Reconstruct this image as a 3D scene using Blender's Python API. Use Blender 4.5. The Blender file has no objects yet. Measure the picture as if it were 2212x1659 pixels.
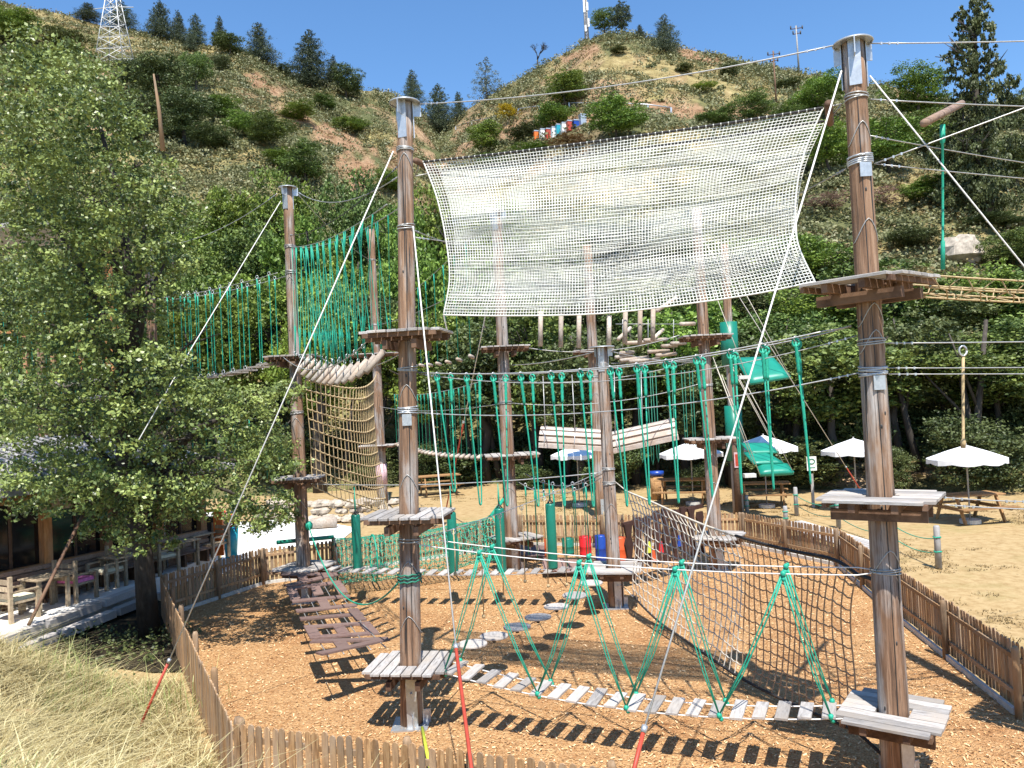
import bpy, math, random
import numpy as np
from math import sin, cos, pi, radians, sqrt, atan2, tan
from mathutils import Vector, Matrix
random.seed(7); NR = np.random.RandomState(11)
SC = bpy.context.scene
# ---------------------------------------------------------------- camera, sky, sun, exposure
EYE = 4.45; PIT = radians(1.23); ROL = radians(2.75); FL = 1720.0
_F = np.array([0, cos(PIT), sin(PIT)]); _R = np.array([1., 0, 0]); _U = np.array([0, -sin(PIT), cos(PIT)])
CR = _R * cos(ROL) - _U * sin(ROL); CU = _R * sin(ROL) + _U * cos(ROL)
cam = bpy.data.objects.new('camera', bpy.data.cameras.new('camera')); SC.collection.objects.link(cam)
cam.data.sensor_width = 36; cam.data.lens = 36 * FL / 2212; cam.data.clip_end = 3000; cam.data.clip_start = .1
cam.matrix_world = Matrix(((CR[0], CU[0], -_F[0], 0), (CR[1], CU[1], -_F[1], 0), (CR[2], CU[2], -_F[2], EYE), (0, 0, 0, 1)))
SC.camera = cam
SUN = Vector((.06, -.53, 1)).normalized()
world = bpy.data.worlds.new('World'); SC.world = world; world.use_nodes = True
wn = world.node_tree; bg = wn.nodes['Background']
sky = wn.nodes.new('ShaderNodeTexSky'); sky.sky_type = 'NISHITA'; sky.sun_disc = False
sky.sun_elevation = math.asin(SUN.z); sky.sun_rotation = math.atan2(SUN.x, SUN.y)
sky.air_density = 1.0; sky.dust_density = .0; sky.ozone_density = 3.0; sky.altitude = 300
_h = wn.nodes.new('ShaderNodeHueSaturation'); _h.inputs['Saturation'].default_value = 1.16; _h.inputs['Hue'].default_value = .5; wn.links.new(sky.outputs[0], _h.inputs['Color']); wn.links.new(_h.outputs[0], bg.inputs[0]); bg.inputs[1].default_value = .135
sl = bpy.data.lights.new('sun', 'SUN'); sl.energy = 5.0; sl.angle = radians(.5); sl.color = (1, .955, .88)
so = bpy.data.objects.new('sun', sl); SC.collection.objects.link(so)
so.rotation_euler = SUN.to_track_quat('Z', 'Y').to_euler()
SC.view_settings.view_transform = 'Standard'; SC.view_settings.look = 'None'; SC.view_settings.gamma = 1
SC.view_settings.exposure = .74

# ---------------------------------------------------------------- surveying: photograph point -> place in the world
def ray(x, y): return _F + CR * (x - 1106) / FL + CU * (829.5 - y) / FL
CP = np.array([0, 0, EYE])
def az(x, y, z=0.): d = ray(x, y); return Vector(CP + d * ((z - EYE) / d[2]))
def ad(x, y, Y): d = ray(x, y); return Vector(CP + d * (Y / d[1]))
def onplane(x, y, A, B):      # meets the upright plane through A and B
    d = ray(x, y); n = np.array([-(B[1] - A[1]), B[0] - A[0], 0.]); t = ((np.array([A[0], A[1], 0]) - CP) @ n) / (d @ n)
    return Vector(CP + d * t)

# ---------------------------------------------------------------- mesh and object helpers
ORG = {}
class MB:
    def __init__(s): s.v = []; s.f = []; s.sm = []
    def add(s, vs, fs, smooth=False):
        n = len(s.v); s.v += [tuple(v) for v in vs]; s.f += [tuple(i + n for i in f) for f in fs]; s.sm += [smooth] * len(fs); return s
    def box(s, c, size, M=None, rz=0, taper=1):
        x, y, z = size[0] / 2, size[1] / 2, size[2] / 2
        R = M if M is not None else Matrix.Rotation(rz, 3, 'Z'); c = Vector(c)
        vs = [c + R @ Vector((a * x * (taper if d > 0 else 1), b * y * (taper if d > 0 else 1), d * z)) for d in (-1, 1) for a, b in ((-1, -1), (1, -1), (1, 1), (-1, 1))]
        return s.add(vs, [(3, 2, 1, 0), (4, 5, 6, 7), (0, 1, 5, 4), (1, 2, 6, 5), (2, 3, 7, 6), (3, 0, 4, 7)])
    def beam(s, a, b, w, h, up=(0, 0, 1)):    # box running from a to b
        a = Vector(a); b = Vector(b); X = (b - a); L = X.length; X.normalize(); Y = Vector(up).cross(X)
        if Y.length < 1e-4: Y = Vector((1, 0, 0)).cross(X)
        Y.normalize(); Z = X.cross(Y)
        return s.box((a + b) / 2, (L, w, h), M=Matrix((X, Y, Z)).transposed())
    def tube(s, pts, r, n=6, cap=True, smooth=True):
        pts = [Vector(p) for p in pts]; rs = r if isinstance(r, (list, tuple)) else [r] * len(pts)
        vs = []; ref = None
        for i, p in enumerate(pts):
            t = (pts[min(i + 1, len(pts) - 1)] - pts[max(i - 1, 0)])
            t = t.normalized() if t.length > 1e-9 else Vector((0, 0, 1))
            if ref is None: ref = Vector((1, 0, 0)) if abs(t.x) < .8 else Vector((0, 1, 0))
            u = (ref - t * ref.dot(t)).normalized(); w = t.cross(u); ref = u
            vs += [p + (u * cos(2 * pi * k / n) + w * sin(2 * pi * k / n)) * rs[i] for k in range(n)]
        fs = [(i * n + k, i * n + (k + 1) % n, (i + 1) * n + (k + 1) % n, (i + 1) * n + k) for i in range(len(pts) - 1) for k in range(n)]
        if cap: fs += [tuple(range(n - 1, -1, -1)), tuple((len(pts) - 1) * n + k for k in range(n))]
        return s.add(vs, fs, smooth)
    def prism(s, poly, z0, z1):
        n = len(poly); vs = [(p[0], p[1], z0) for p in poly] + [(p[0], p[1], z1) for p in poly]
        return s.add(vs, [tuple(range(n - 1, -1, -1)), tuple(range(n, 2 * n))] + [(i, (i + 1) % n, n + (i + 1) % n, n + i) for i in range(n)])
    def mesh(s, name, mat, o=(0, 0, 0)):
        me = bpy.data.meshes.new(name); o = Vector(o)
        me.from_pydata([(v[0] - o.x, v[1] - o.y, v[2] - o.z) for v in s.v], [], s.f)
        me.polygons.foreach_set('use_smooth', s.sm)
        if mat: me.materials.append(mat)
        me.update(); return me
def link(name, me, parent=None, loc=None):
    o = bpy.data.objects.new(name, me); SC.collection.objects.link(o)
    if parent: o.parent = parent
    return o
def thing(name, label, cat, loc, group=None):
    o = bpy.data.objects.new(name, None); SC.collection.objects.link(o); o.location = loc; o.empty_display_size = .2
    o['label'] = label; o['category'] = cat; ORG[o.name] = Vector(loc)
    if group: o['group'] = group
    return o
def tag(o, label, cat, group=None):
    o['label'] = label; o['category'] = cat
    if group: o['group'] = group
    return o
def part(name, mb, mat, parent=None, label=None, stuff=False):      # world-space mesh hung under its parent
    org = ORG[parent.name] if parent else (Vector(mb.v[0]) if mb.v else Vector())
    if not parent:
        a = np.array(mb.v); org = Vector(((a[:, 0].min() + a[:, 0].max()) / 2, (a[:, 1].min() + a[:, 1].max()) / 2, a[:, 2].min()))
    o = link(name, mb.mesh(name, mat, org), parent); ORG[o.name] = org
    if not parent: o.location = org
    if label: o['label'] = label
    if stuff: o['kind'] = 'stuff'
    return o
def inst(name, me, parent, loc, R=None, sc=None):                       # shared mesh placed at a world position
    o = link(name, me, parent); M = Matrix.Translation(Vector(loc) - (ORG[parent.name] if parent else Vector()))
    if R is not None: M = M @ R.to_4x4()
    if sc: M = M @ Matrix.Diagonal((*sc, 1))
    o.matrix_basis = M; return o
def struct(o): o['kind'] = 'structure'; return o
def lerp(a, b, t): return a + (b - a) * t
def sag(a, b, s, n=14):
    a = Vector(a); b = Vector(b)
    return [lerp(a, b, i / n) - Vector((0, 0, 4 * s * (i / n) * (1 - i / n))) for i in range(n + 1)]
def rock(mb, c, r, sq=.7, seed=0):
    rr = random.Random(seed); vs = []; fs = []; nu, nv = 8, 5; top = []
    for j in range(nv + 1):
        ph = pi * j / nv - pi / 2
        for i in range(nu):
            th = 2 * pi * i / nu; k = r * (1 + rr.uniform(-.22, .18))
            vs.append((c[0] + k * cos(ph) * cos(th), c[1] + k * cos(ph) * sin(th), c[2] + k * sq * sin(ph)))
    fs = [(j * nu + i, j * nu + (i + 1) % nu, (j + 1) * nu + (i + 1) % nu, (j + 1) * nu + i) for j in range(nv) for i in range(nu)]
    mb.add(vs, fs)

# ---------------------------------------------------------------- materials
def nodes(name, rough=.8, spec=.3):
    m = bpy.data.materials.new(name); m.use_nodes = True; nt = m.node_tree; b = nt.nodes['Principled BSDF']
    b.inputs['Roughness'].default_value = rough; b.inputs['Specular IOR Level'].default_value = spec
    return m, nt, b
def N(nt, t, **k):
    n = nt.nodes.new(t)
    for a, v in k.items():
        if a in n.inputs: n.inputs[a].default_value = v
        else: setattr(n, a, v)
    return n
def coord(nt, scale=(1, 1, 1), obj=True, rnd=False):
    tc = N(nt, 'ShaderNodeTexCoord'); mp = N(nt, 'ShaderNodeMapping'); mp.inputs['Scale'].default_value = scale
    nt.links.new(tc.outputs['Object' if obj else 'Generated'], mp.inputs[0])
    if rnd:
        oi = N(nt, 'ShaderNodeObjectInfo'); mu = N(nt, 'ShaderNodeMath', operation='MULTIPLY'); mu.inputs[1].default_value = 37
        nt.links.new(oi.outputs['Random'], mu.inputs[0]); nt.links.new(mu.outputs[0], mp.inputs['Location'])
    return mp.outputs[0]
def noise(nt, co, scale, detail=5, rough=.6):
    n = N(nt, 'ShaderNodeTexNoise'); n.inputs['Scale'].default_value = scale; n.inputs['Detail'].default_value = detail
    n.inputs['Roughness'].default_value = rough; nt.links.new(co, n.inputs['Vector']); return n.outputs['Fac']
def ramp(nt, fac, stops):
    r = N(nt, 'ShaderNodeValToRGB'); e = r.color_ramp.elements
    while len(e) < len(stops): e.new(.5)
    for el, (p, c) in zip(e, stops): el.position = p; el.color = (*c, 1)
    nt.links.new(fac, r.inputs[0]); return r.outputs[0]
def mix(nt, f, a, b, mode='MIX'):
    m = N(nt, 'ShaderNodeMix', data_type='RGBA', blend_type=mode)
    for s, v in ((0, f), (6, a), (7, b)):
        if hasattr(v, 'is_linked') or hasattr(v, 'links'): nt.links.new(v, m.inputs[s])
        else: m.inputs[s].default_value = v if s == 0 else (*v, 1)
    return m.outputs[2]
def bump(nt, b, h, strength=.5, dist=.02):
    bp = N(nt, 'ShaderNodeBump'); bp.inputs['Strength'].default_value = strength; bp.inputs['Distance'].default_value = dist
    nt.links.new(h, bp.inputs['Height']); nt.links.new(bp.outputs[0], b.inputs['Normal'])
def wood(name, cols, sx=(14, 14, 1.2), rough=.8, bs=.4, rnd=True, k=1.):
    m, nt, b = nodes(name, rough); co = coord(nt, sx, rnd=rnd); n1 = noise(nt, co, 2.2, 6, .65)
    c = ramp(nt, n1, [(.28, cols[0]), (.5, cols[1]), (.72, cols[2])])
    co2 = coord(nt, (1.3, 1.3, .5), rnd=rnd); n2 = noise(nt, co2, 1.6, 3)
    c = mix(nt, ramp(nt, n2, [(.42, (0, 0, 0)), (.62, (1, 1, 1))]), c, mix(nt, .75, c, cols[3]))
    if rnd:
        oi = N(nt, 'ShaderNodeObjectInfo'); hs = N(nt, 'ShaderNodeHueSaturation'); mr = N(nt, 'ShaderNodeMapRange')
        mr.inputs[3].default_value = .72; mr.inputs[4].default_value = 1.25
        nt.links.new(oi.outputs['Random'], mr.inputs[0]); nt.links.new(mr.outputs[0], hs.inputs['Value']); nt.links.new(c, hs.inputs['Color']); c = hs.outputs[0]
    nt.links.new(c, b.inputs['Base Color']); bump(nt, b, n1, bs, .01); return m
M = {}
def polewood():
    m, nt, b = nodes('pole_wood', .85, .2); a = noise(nt, coord(nt, (9, 9, .30), rnd=True), 2.0, 7, .72); f = noise(nt, coord(nt, (30, 30, .8), rnd=True), 2.2, 5, .7); g = noise(nt, coord(nt, (2.2, 2.2, .55), rnd=True), 1.5, 4, .6)
    grey = ramp(nt, a, [(.32, (.10, .085, .075)), (.43, (.31, .275, .25)), (.56, (.44, .40, .37)), (.70, (.55, .515, .48))]); brn = ramp(nt, a, [(.30, (.085, .055, .04)), (.47, (.24, .14, .085)), (.62, (.38, .245, .16)), (.75, (.44, .355, .285))])
    c = mix(nt, ramp(nt, g, [(.38, (0, 0, 0)), (.54, (1, 1, 1))]), grey, brn); c = mix(nt, ramp(nt, f, [(.36, (.75, .75, .75)), (.46, (0, 0, 0))]), c, (.07, .05, .04))
    nt.links.new(c, b.inputs['Base Color']); bump(nt, b, a, .9, .02); return m
M['pole'] = polewood()
M['plank'] = wood('grey_plank_wood', [(.30, .28, .265), (.47, .445, .425), (.58, .555, .53), (.50, .45, .40)], (3, 20, 20), bs=.3)
M['plankx'] = wood('grey_bridge_wood', [(.32, .31, .30), (.52, .50, .48), (.62, .60, .575), (.46, .42, .39)], (20, 3, 20), bs=.3)
M['joist'] = wood('dark_joist_wood', [(.055, .03, .02), (.11, .062, .04), (.17, .10, .065), (.22, .13, .08)], (6, 6, 6))
M['fence'] = wood('fence_wood', [(.13, .065, .03), (.36, .21, .10), (.48, .32, .17), (.33, .25, .18)], (16, 16, 2))
M['fencenew'] = wood('fence_rail_wood', [(.22, .12, .05), (.42, .25, .12), (.52, .34, .18), (.36, .25, .16)], (5, 5, 12))
M['fpost'] = wood('fence_post_wood', [(.12, .08, .05), (.24, .17, .11), (.33, .26, .19), (.33, .2, .1)], (16, 16, 2))
M['table'] = wood('picnic_wood', [(.16, .08, .03), (.34, .19, .08), (.45, .28, .13), (.3, .17, .08)], (6, 6, 6))
M['cafe'] = wood('cafe_wood', [(.12, .08, .06), (.26, .18, .14), (.36, .26, .20), (.34, .22, .15)], (2, 8, 14))
M['furn'] = wood('furniture_wood', [(.20, .14, .09), (.42, .33, .22), (.55, .45, .32), (.36, .27, .18)], (6, 6, 6))
M['orangewood'] = wood('orange_post_wood', [(.22, .09, .03), (.45, .2, .07), (.55, .3, .13), (.33, .2, .12)], (8, 8, 1.2))
M['darkboard'] = wood('dark_board_wood', [(.035, .018, .013), (.065, .03, .022), (.09, .045, .035), (.05, .025, .02)], (8, 8, 2))
M['brownboard'] = wood('brown_letter_board', [(.115, .07, .062), (.17, .108, .092), (.21, .14, .12), (.19, .13, .11)], (7, 7, 7), rough=.6)
M['log'] = wood('log_wood', [(.28, .23, .19), (.46, .40, .34), (.58, .52, .45), (.38, .28, .2)], (8, 8, 8))
M['paleslat'] = wood('pale_slat_wood', [(.38, .32, .27), (.58, .51, .46), (.68, .62, .56), (.5, .38, .29)], (2, 9, 9), bs=.15)
M['bark'] = wood('tree_bark', [(.02, .017, .014), (.055, .045, .036), (.10, .085, .07), (.07, .06, .05)], (9, 9, 2), bs=1.0)
def plain(name, c, rough=.6, spec=.4, metal=0, var=.15, sc=8, bs=0):
    m, nt, b = nodes(name, rough, spec); b.inputs['Metallic'].default_value = metal
    n = noise(nt, coord(nt), sc, 4); nt.links.new(ramp(nt, n, [(.3, tuple(x * (1 - var) for x in c)), (.7, tuple(min(1, x * (1 + var)) for x in c))]), b.inputs['Base Color'])
    if bs: bump(nt, b, n, bs, .01)
    return m
M['green'] = plain('green_rope', (.018, .33, .215), .55, .4, 0, .25, 60)
M['dkgreenrope'] = plain('dark_green_rope', (.02, .17, .11), .6)
M['pad'] = plain('green_padding', (.008, .17, .115), .38, .5, 0, .1, 3)
M['mat'] = plain('green_mat_vinyl', (.01, .22, .15), .4, .5, 0, .12, 3)
M['steel'] = plain('steel_cable', (.42, .42, .41), .45, .5, .5, .2, 30)
M['dark'] = plain('dark_iron', (.05, .05, .05), .5, .5, .4)
M['galv'] = plain('galvanised_steel', (.50, .52, .54), .42, .5, .65, .15, 20)
M['guy'] = plain('white_guy_rope', (.72, .70, .66), .6, .3, 0, .15, 60)
M['red'] = plain('red_sleeve', (.42, .06, .035), .5, .4)
M['yellow'] = plain('yellow_sleeve', (.6, .72, .06), .5, .4)
M['netw'] = plain('white_netting', (.80, .80, .74), .75, .2, 0, .12, 10)
M['tan'] = plain('tan_rope', (.48, .36, .20), .8, .2, 0, .3, 30)
M['brownrope'] = plain('brown_rope', (.40, .26, .155), .85, .2, 0, .3, 12)
M['blackrope'] = plain('black_rope', (.03, .028, .028), .7)
M['palerope'] = plain('pale_rope', (.55, .50, .42), .8, .2, 0, .25, 12)
M['redp'] = plain('red_plastic', (.62, .02, .025), .35, .5, 0, .05)
M['bluep'] = plain('blue_plastic', (.015, .06, .33), .35, .5, 0, .05)
M['orangep'] = plain('orange_paint', (.72, .17, .03), .45, .5, 0, .08)
M['orangedrum'] = plain('orange_plastic', (.62, .10, .03), .45, .5, 0, .08)
M['teal'] = plain('teal_plastic', (.02, .33, .42), .4, .5, 0, .1)
M['white'] = plain('white_canvas', (.80, .80, .80), .8, .2, 0, .03, 4)
M['pink'] = plain('pink_cushion', (.80, .22, .50), .85, .2, 0, .2, 20)
M['cream'] = plain('cream_cushion', (.66, .62, .47), .85, .2)
M['base'] = plain('concrete', (.55, .54, .50), .85, .2, 0, .15, 12, .2)
M['greypost'] = plain('grey_post', (.33, .32, .31), .8, .2, 0, .2, 6)
M['rock'] = plain('pale_rock', (.42, .36, .29), .9, .2, 0, .4, 3, .8)
M['rock2'] = plain('orange_rock', (.42, .27, .15), .9, .2, 0, .35, 6, .6)
M['whitemetal'] = plain('white_lattice_steel', (.6, .6, .58), .5, .4, .1)
M['signw'] = plain('sign_white', (.75, .78, .74), .5, .4)
M['glass'] = plain('dark_glass', (.008, .009, .011), .08, .6, 0, .1)
M['roof'] = plain('grey_roof', (.30, .29, .28), .8, .2, 0, .3, 6, .4)
M['pinkwrap'] = plain('pink_wrap', (.62, .42, .45), .8, .2, 0, .3, 20)

def leafmat(name, c1, c2, trans=.3, spec=.35, rough=.5):
    m, nt, b = nodes(name, rough, spec); at = N(nt, 'ShaderNodeAttribute', attribute_name='v')
    oi = N(nt, 'ShaderNodeObjectInfo'); c = ramp(nt, at.outputs['Fac'], [(.05, c1), (.9, c2)])
    hs = N(nt, 'ShaderNodeHueSaturation'); mr = N(nt, 'ShaderNodeMapRange'); mr.inputs[3].default_value = .8; mr.inputs[4].default_value = 1.2
    nt.links.new(oi.outputs['Random'], mr.inputs[0]); nt.links.new(mr.outputs[0], hs.inputs['Value']); nt.links.new(c, hs.inputs['Color'])
    mh = N(nt, 'ShaderNodeMapRange'); mh.inputs[3].default_value = .485; mh.inputs[4].default_value = .515
    ml = N(nt, 'ShaderNodeMath', operation='FRACT'); mm = N(nt, 'ShaderNodeMath', operation='MULTIPLY'); mm.inputs[1].default_value = 7.3
    nt.links.new(oi.outputs['Random'], mm.inputs[0]); nt.links.new(mm.outputs[0], ml.inputs[0]); nt.links.new(ml.outputs[0], mh.inputs[0]); nt.links.new(mh.outputs[0], hs.inputs['Hue'])
    nt.links.new(hs.outputs[0], b.inputs['Base Color'])
    tr = N(nt, 'ShaderNodeBsdfTranslucent'); nt.links.new(hs.outputs[0], tr.inputs[0]); ms = N(nt, 'ShaderNodeMixShader'); ms.inputs[0].default_value = trans
    out = nt.nodes['Material Output']; nt.links.new(b.outputs[0], ms.inputs[1]); nt.links.new(tr.outputs[0], ms.inputs[2]); nt.links.new(ms.outputs[0], out.inputs[0]); return m
L = {}
L['alder'] = leafmat('alder_leaf', (.035, .07, .012), (.40, .47, .13), .16, .5, .42)
L['bright'] = leafmat('bright_leaf', (.04, .085, .012), (.26, .36, .06), .16)
L['mid'] = leafmat('mid_leaf', (.03, .06, .013), (.21, .28, .065), .14)
L['dark'] = leafmat('dark_leaf', (.03, .05, .015), (.15, .18, .06), .12)
L['pine'] = leafmat('pine_needle', (.035, .055, .03), (.10, .125, .065), .15)
L['pinel'] = leafmat('pale_pine_needle', (.06, .08, .055), (.13, .15, .10), .15)
L['olive'] = leafmat('scrub_leaf', (.06, .08, .03), (.25, .25, .12), .15)
L['yellow'] = leafmat('broom_flower', (.35, .24, .01), (.70, .52, .02), .2)
L['pinkf'] = leafmat('pink_flower', (.10, .10, .04), (.45, .25, .22), .2)
L['straw'] = leafmat('straw_blade', (.34, .27, .11), (.82, .74, .42), .38, .3)
L['gblade'] = leafmat('grass_blade', (.16, .23, .06), (.50, .56, .24), .35, .3)
L['dryshrub'] = leafmat('dry_shrub_leaf', (.16, .10, .04), (.32, .22, .09), .2)

# leaf clouds: every leaf a rhombic face of its own
def leafcloud(C, S, size, seed, flat=.3, asp=.6):
    rs = np.random.RandomState(seed); n = len(C)
    nrm = rs.normal(size=(n, 3)); nrm[:, 2] += flat * 2; nrm[:, 1] -= .25; nrm /= np.linalg.norm(nrm, axis=1)[:, None]
    a = rs.normal(size=(n, 3)); u = np.cross(nrm, a); u /= np.linalg.norm(u, axis=1)[:, None] + 1e-9; w = np.cross(nrm, u)
    sz = (size * S * rs.uniform(.6, 1.25, n))[:, None]
    V = np.stack([C - u * sz * .5, C + w * sz * asp * .5, C + u * sz * .5, C - w * sz * asp * .5], 1).reshape(-1, 3)
    return V
def quads(name, V, mat, vals=None, k=4):
    me = bpy.data.meshes.new(name); n = len(V) // k
    me.vertices.add(len(V)); me.vertices.foreach_set('co', np.ascontiguousarray(V, dtype=np.float32).ravel())
    me.loops.add(n * k); me.loops.foreach_set('vertex_index', np.arange(n * k, dtype=np.int32))
    me.polygons.add(n); me.polygons.foreach_set('loop_start', np.arange(0, n * k, k, dtype=np.int32))
    if mat: me.materials.append(mat)
    me.update(calc_edges=True)
    at = me.attributes.new('v', 'FLOAT', 'FACE'); at.data.foreach_set('value', (NR.rand(n) if vals is None else vals).astype(np.float32)); return me
def blobpts(blobs, n, seed, shell=.55, clump=.16, per=22):
    """leaf positions gathered in twigs over a union of ellipsoids; blobs = (x,y,z,rx,ry,rz)"""
    rs = np.random.RandomState(seed); B = np.array(blobs, float); vol = (B[:, 3] * B[:, 4] * B[:, 5]) ** (.75); pr = vol / vol.sum()
    nc = max(4, n // per); id = rs.choice(len(B), nc, p=pr); d = rs.normal(size=(nc, 3)); d /= np.linalg.norm(d, axis=1)[:, None]
    rad = shell + (1.06 - shell) * rs.rand(nc) ** .7; rad *= 1 + .10 * np.sin(d[:, 0] * 5 + id) * np.cos(d[:, 2] * 6 + id * 2)
    c = B[id, :3] + d * B[id, 3:] * rad[:, None]; cr = clump * B[id, 3:].mean(1) * rs.uniform(.5, 1.4, nc)
    P = np.repeat(c, per, 0) + rs.normal(size=(nc * per, 3)) * np.repeat(cr, per)[:, None] * np.array([1, 1, .6]) * .6
    v = np.clip(np.repeat(rs.rand(nc) ** 1.3 * .7, per) + rs.rand(nc * per) * .3, 0, 1); return P, v
# ---------------------------------------------------------------- the valley and its hills
SKY = [(-300, -60), (0, 8), (130, 28), (230, 55), (340, 82), (430, 98), (500, 100), (560, 128), (620, 158), (700, 178), (780, 196), (840, 200), (870, 212), (905, 236), (940, 268), (975, 262), (1010, 236), (1060, 205),
       (1140, 160), (1205, 122), (1260, 92), (1300, 74), (1370, 74), (1430, 96), (1500, 110), (1600, 134), (1700, 150), (1800, 172), (1900, 182), (2000, 205), (2100, 225), (2212, 232), (2600, 300)]
_s = [ray(*q) for q in SKY]; SA = [d[0] / d[1] for d in _s]; SE = [d[2] / d[1] for d in _s]
def dr(a): return np.interp(a, [-.7, -.35, -.16, -.08, -.02, .15, .3, .7], [150, 165, 190, 235, 200, 170, 165, 150])
def y0(a): return np.interp(a, [-.7, -.1, .1, .35, .6], [40, 45, 41, 35, 31])
def wob(x, y):
    return (np.sin(x * .11 + 1.3) * np.cos(y * .09 + x * .03) * 1.3 + np.sin(x * .27 + y * .21) * .55 + np.cos(x * .5 - y * .37) * .3 + np.sin(x * 1.1) * np.sin(y * .9 + 2) * .14)
def terr(x, y):
    x = np.asarray(x, float); y = np.asarray(y, float); yy = np.maximum(y, 1e-3); a = np.clip(x / yy, -1.6, 1.6)
    E = np.interp(a, SA, SE); R = dr(a); Y0 = y0(a); Hh = EYE + E * R; t = (yy - Y0) / (R - Y0); tc = np.clip(t, 0, 1)
    z = Hh * (tc * .93 + .07 * tc * tc) ; z = np.where(t > 1, Hh - (yy - R) * .38, z)
    k = np.clip(t * 5, 0, 1) * np.clip((1.0 - tc) * 5 + .12, 0, 1)
    # a terrace cut into the right hand hill, with the bank of bare soil over it
    u = np.exp(-((t - .66) / .035) ** 2) * np.clip((a + .13) * 12, 0, 1) * np.clip((.42 - a) * 12, 0, 1) * 2.2
    return np.where(y < Y0, -.06, z + k * wob(x, y) * 1.15 + u - .06)
def tz(x, y): return float(terr(x, y))
def hill(px, py, y_from=34.):
    """where the sight line through a photo point meets the hillside"""
    d = ray(px, py); Y = y_from
    while Y < 300:
        q = CP + d * (Y / d[1])
        if tz(q[0], q[1]) > q[2]: return Vector((q[0], q[1], tz(q[0], q[1])))
        Y += .5
    Y = float(dr(d[0] / d[1])); q = CP + d * (Y / d[1]); return Vector((q[0], q[1], tz(q[0], q[1])))
A_ = np.concatenate([np.linspace(-1.6, -.8, 16)[:-1], np.linspace(-.8, .8, 330), np.linspace(.8, 1.6, 16)[1:]])
T_ = np.concatenate([np.linspace(0, 1, 170), np.linspace(1.02, 1.8, 14)])
V = []; nA, nT = len(A_), len(T_)
Yg = y0(A_)[:, None] - .5 + (dr(A_) - y0(A_) + .5)[:, None] * T_[None, :]; Xg = A_[:, None] * Yg; Zg = terr(Xg, Yg); Zg[:, 0] = -.3
V = np.stack([Xg, Yg, Zg], -1).reshape(-1, 3); ii, jj = np.meshgrid(np.arange(nA - 1), np.arange(nT - 1), indexing='ij'); b0 = (ii * nT + jj).ravel()
Fh = np.stack([b0, b0 + nT, b0 + nT + 1, b0 + 1], 1)
def pxy(X, Y, Z):
    v = np.stack([X, Y, Z - EYE], -1); f = v @ _F; return 1106 + FL * (v @ CR) / f, 829.5 - FL * (v @ CU) / f
SOIL = [(730, 300, 80, 22, .35), (775, 375, 52, 36, .5), (1450, 236, 120, 15, .12), (1240, 262, 90, 16, -.1), (1100, 285, 60, 16, -.3), (1500, 120, 60, 10, .3), (565, 180, 50, 13, .5), (860, 330, 26, 40, .6), (1600, 245, 50, 18, 0), (1250, 120, 40, 14, -.4), (2000, 205, 60, 12, 0), (640, 250, 50, 18, .3)]
DRY = [(1400, 155, 190, 42, .12), (1250, 150, 110, 30, -.2), (1960, 415, 70, 42, 0), (2070, 512, 90, 18, 0), (800, 190, 110, 18, .35), (420, 100, 130, 22, .12), (230, 45, 160, 16, .1), (1480, 300, 90, 26, 0), (1350, 400, 150, 30, -.1), (1640, 200, 60, 16, .2), (1900, 540, 60, 18, 0)]
def patch(px, py, lst):
    m = np.zeros(np.shape(px))
    for x, y, a, b, th in lst:
        u = ((px - x) * cos(th) + (py - y) * sin(th)) / a; v = (-(px - x) * sin(th) + (py - y) * cos(th)) / b; w = .22 * np.sin(px * .09 + py * .05) + .18 * np.sin(px * .21 - py * .17)
        m = np.maximum(m, np.clip((1.15 + w - np.hypot(u, v)) * 3, 0, 1))
    return m
_px, _py = pxy(V[:, 0], V[:, 1], V[:, 2])
me = bpy.data.meshes.new('hills'); me.from_pydata(V.tolist(), [], Fh.tolist()); me.polygons.foreach_set('use_smooth', [True] * len(Fh)); me.update()
m, nt, b = nodes('hillside', .95, .1); co = coord(nt)
nb = noise(nt, co, .045, 7, .62); nf = noise(nt, co, .5, 6, .7); ns = noise(nt, co, .09, 4, .6)
grass = ramp(nt, nf, [(.3, (.20, .17, .075)), (.5, (.34, .28, .12)), (.7, (.46, .40, .17))])
soil = ramp(nt, nf, [(.3, (.26, .16, .09)), (.52, (.42, .28, .165)), (.75, (.52, .38, .24))])
scr = ramp(nt, nf, [(.3, (.07, .08, .035)), (.55, (.13, .14, .06)), (.75, (.22, .20, .10))])
c = mix(nt, ramp(nt, nb, [(.38, (0, 0, 0)), (.50, (1, 1, 1))]), grass, scr); c = mix(nt, ramp(nt, ns, [(.60, (0, 0, 0)), (.68, (1, 1, 1))]), c, soil)
_ad = N(nt, 'ShaderNodeAttribute', attribute_name='dry'); c = mix(nt, _ad.outputs['Fac'], c, ramp(nt, nf, [(.35, (.17, .13, .055)), (.5, (.31, .245, .11)), (.65, (.42, .345, .165))]))
_as = N(nt, 'ShaderNodeAttribute', attribute_name='soil'); c = mix(nt, _as.outputs['Fac'], c, ramp(nt, nf, [(.35, (.17, .095, .05)), (.5, (.33, .20, .115)), (.65, (.43, .29, .18))]))
geo = N(nt, 'ShaderNodeNewGeometry'); sx = N(nt, 'ShaderNodeSeparateXYZ'); nt.links.new(geo.outputs['Normal'], sx.inputs[0])
c = mix(nt, ramp(nt, sx.outputs[2], [(.60, (1, 1, 1)), (.74, (0, 0, 0))]), c, soil)
nt.links.new(c, b.inputs['Base Color']); bump(nt, b, nf, 1, 1.2); me.materials.append(m)
for nm_, ls_ in (('soil', SOIL), ('dry', DRY)): me.attributes.new(nm_, 'FLOAT', 'POINT').data.foreach_set('value', patch(_px, _py, ls_).astype(np.float32))
struct(link('hills', me))

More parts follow.
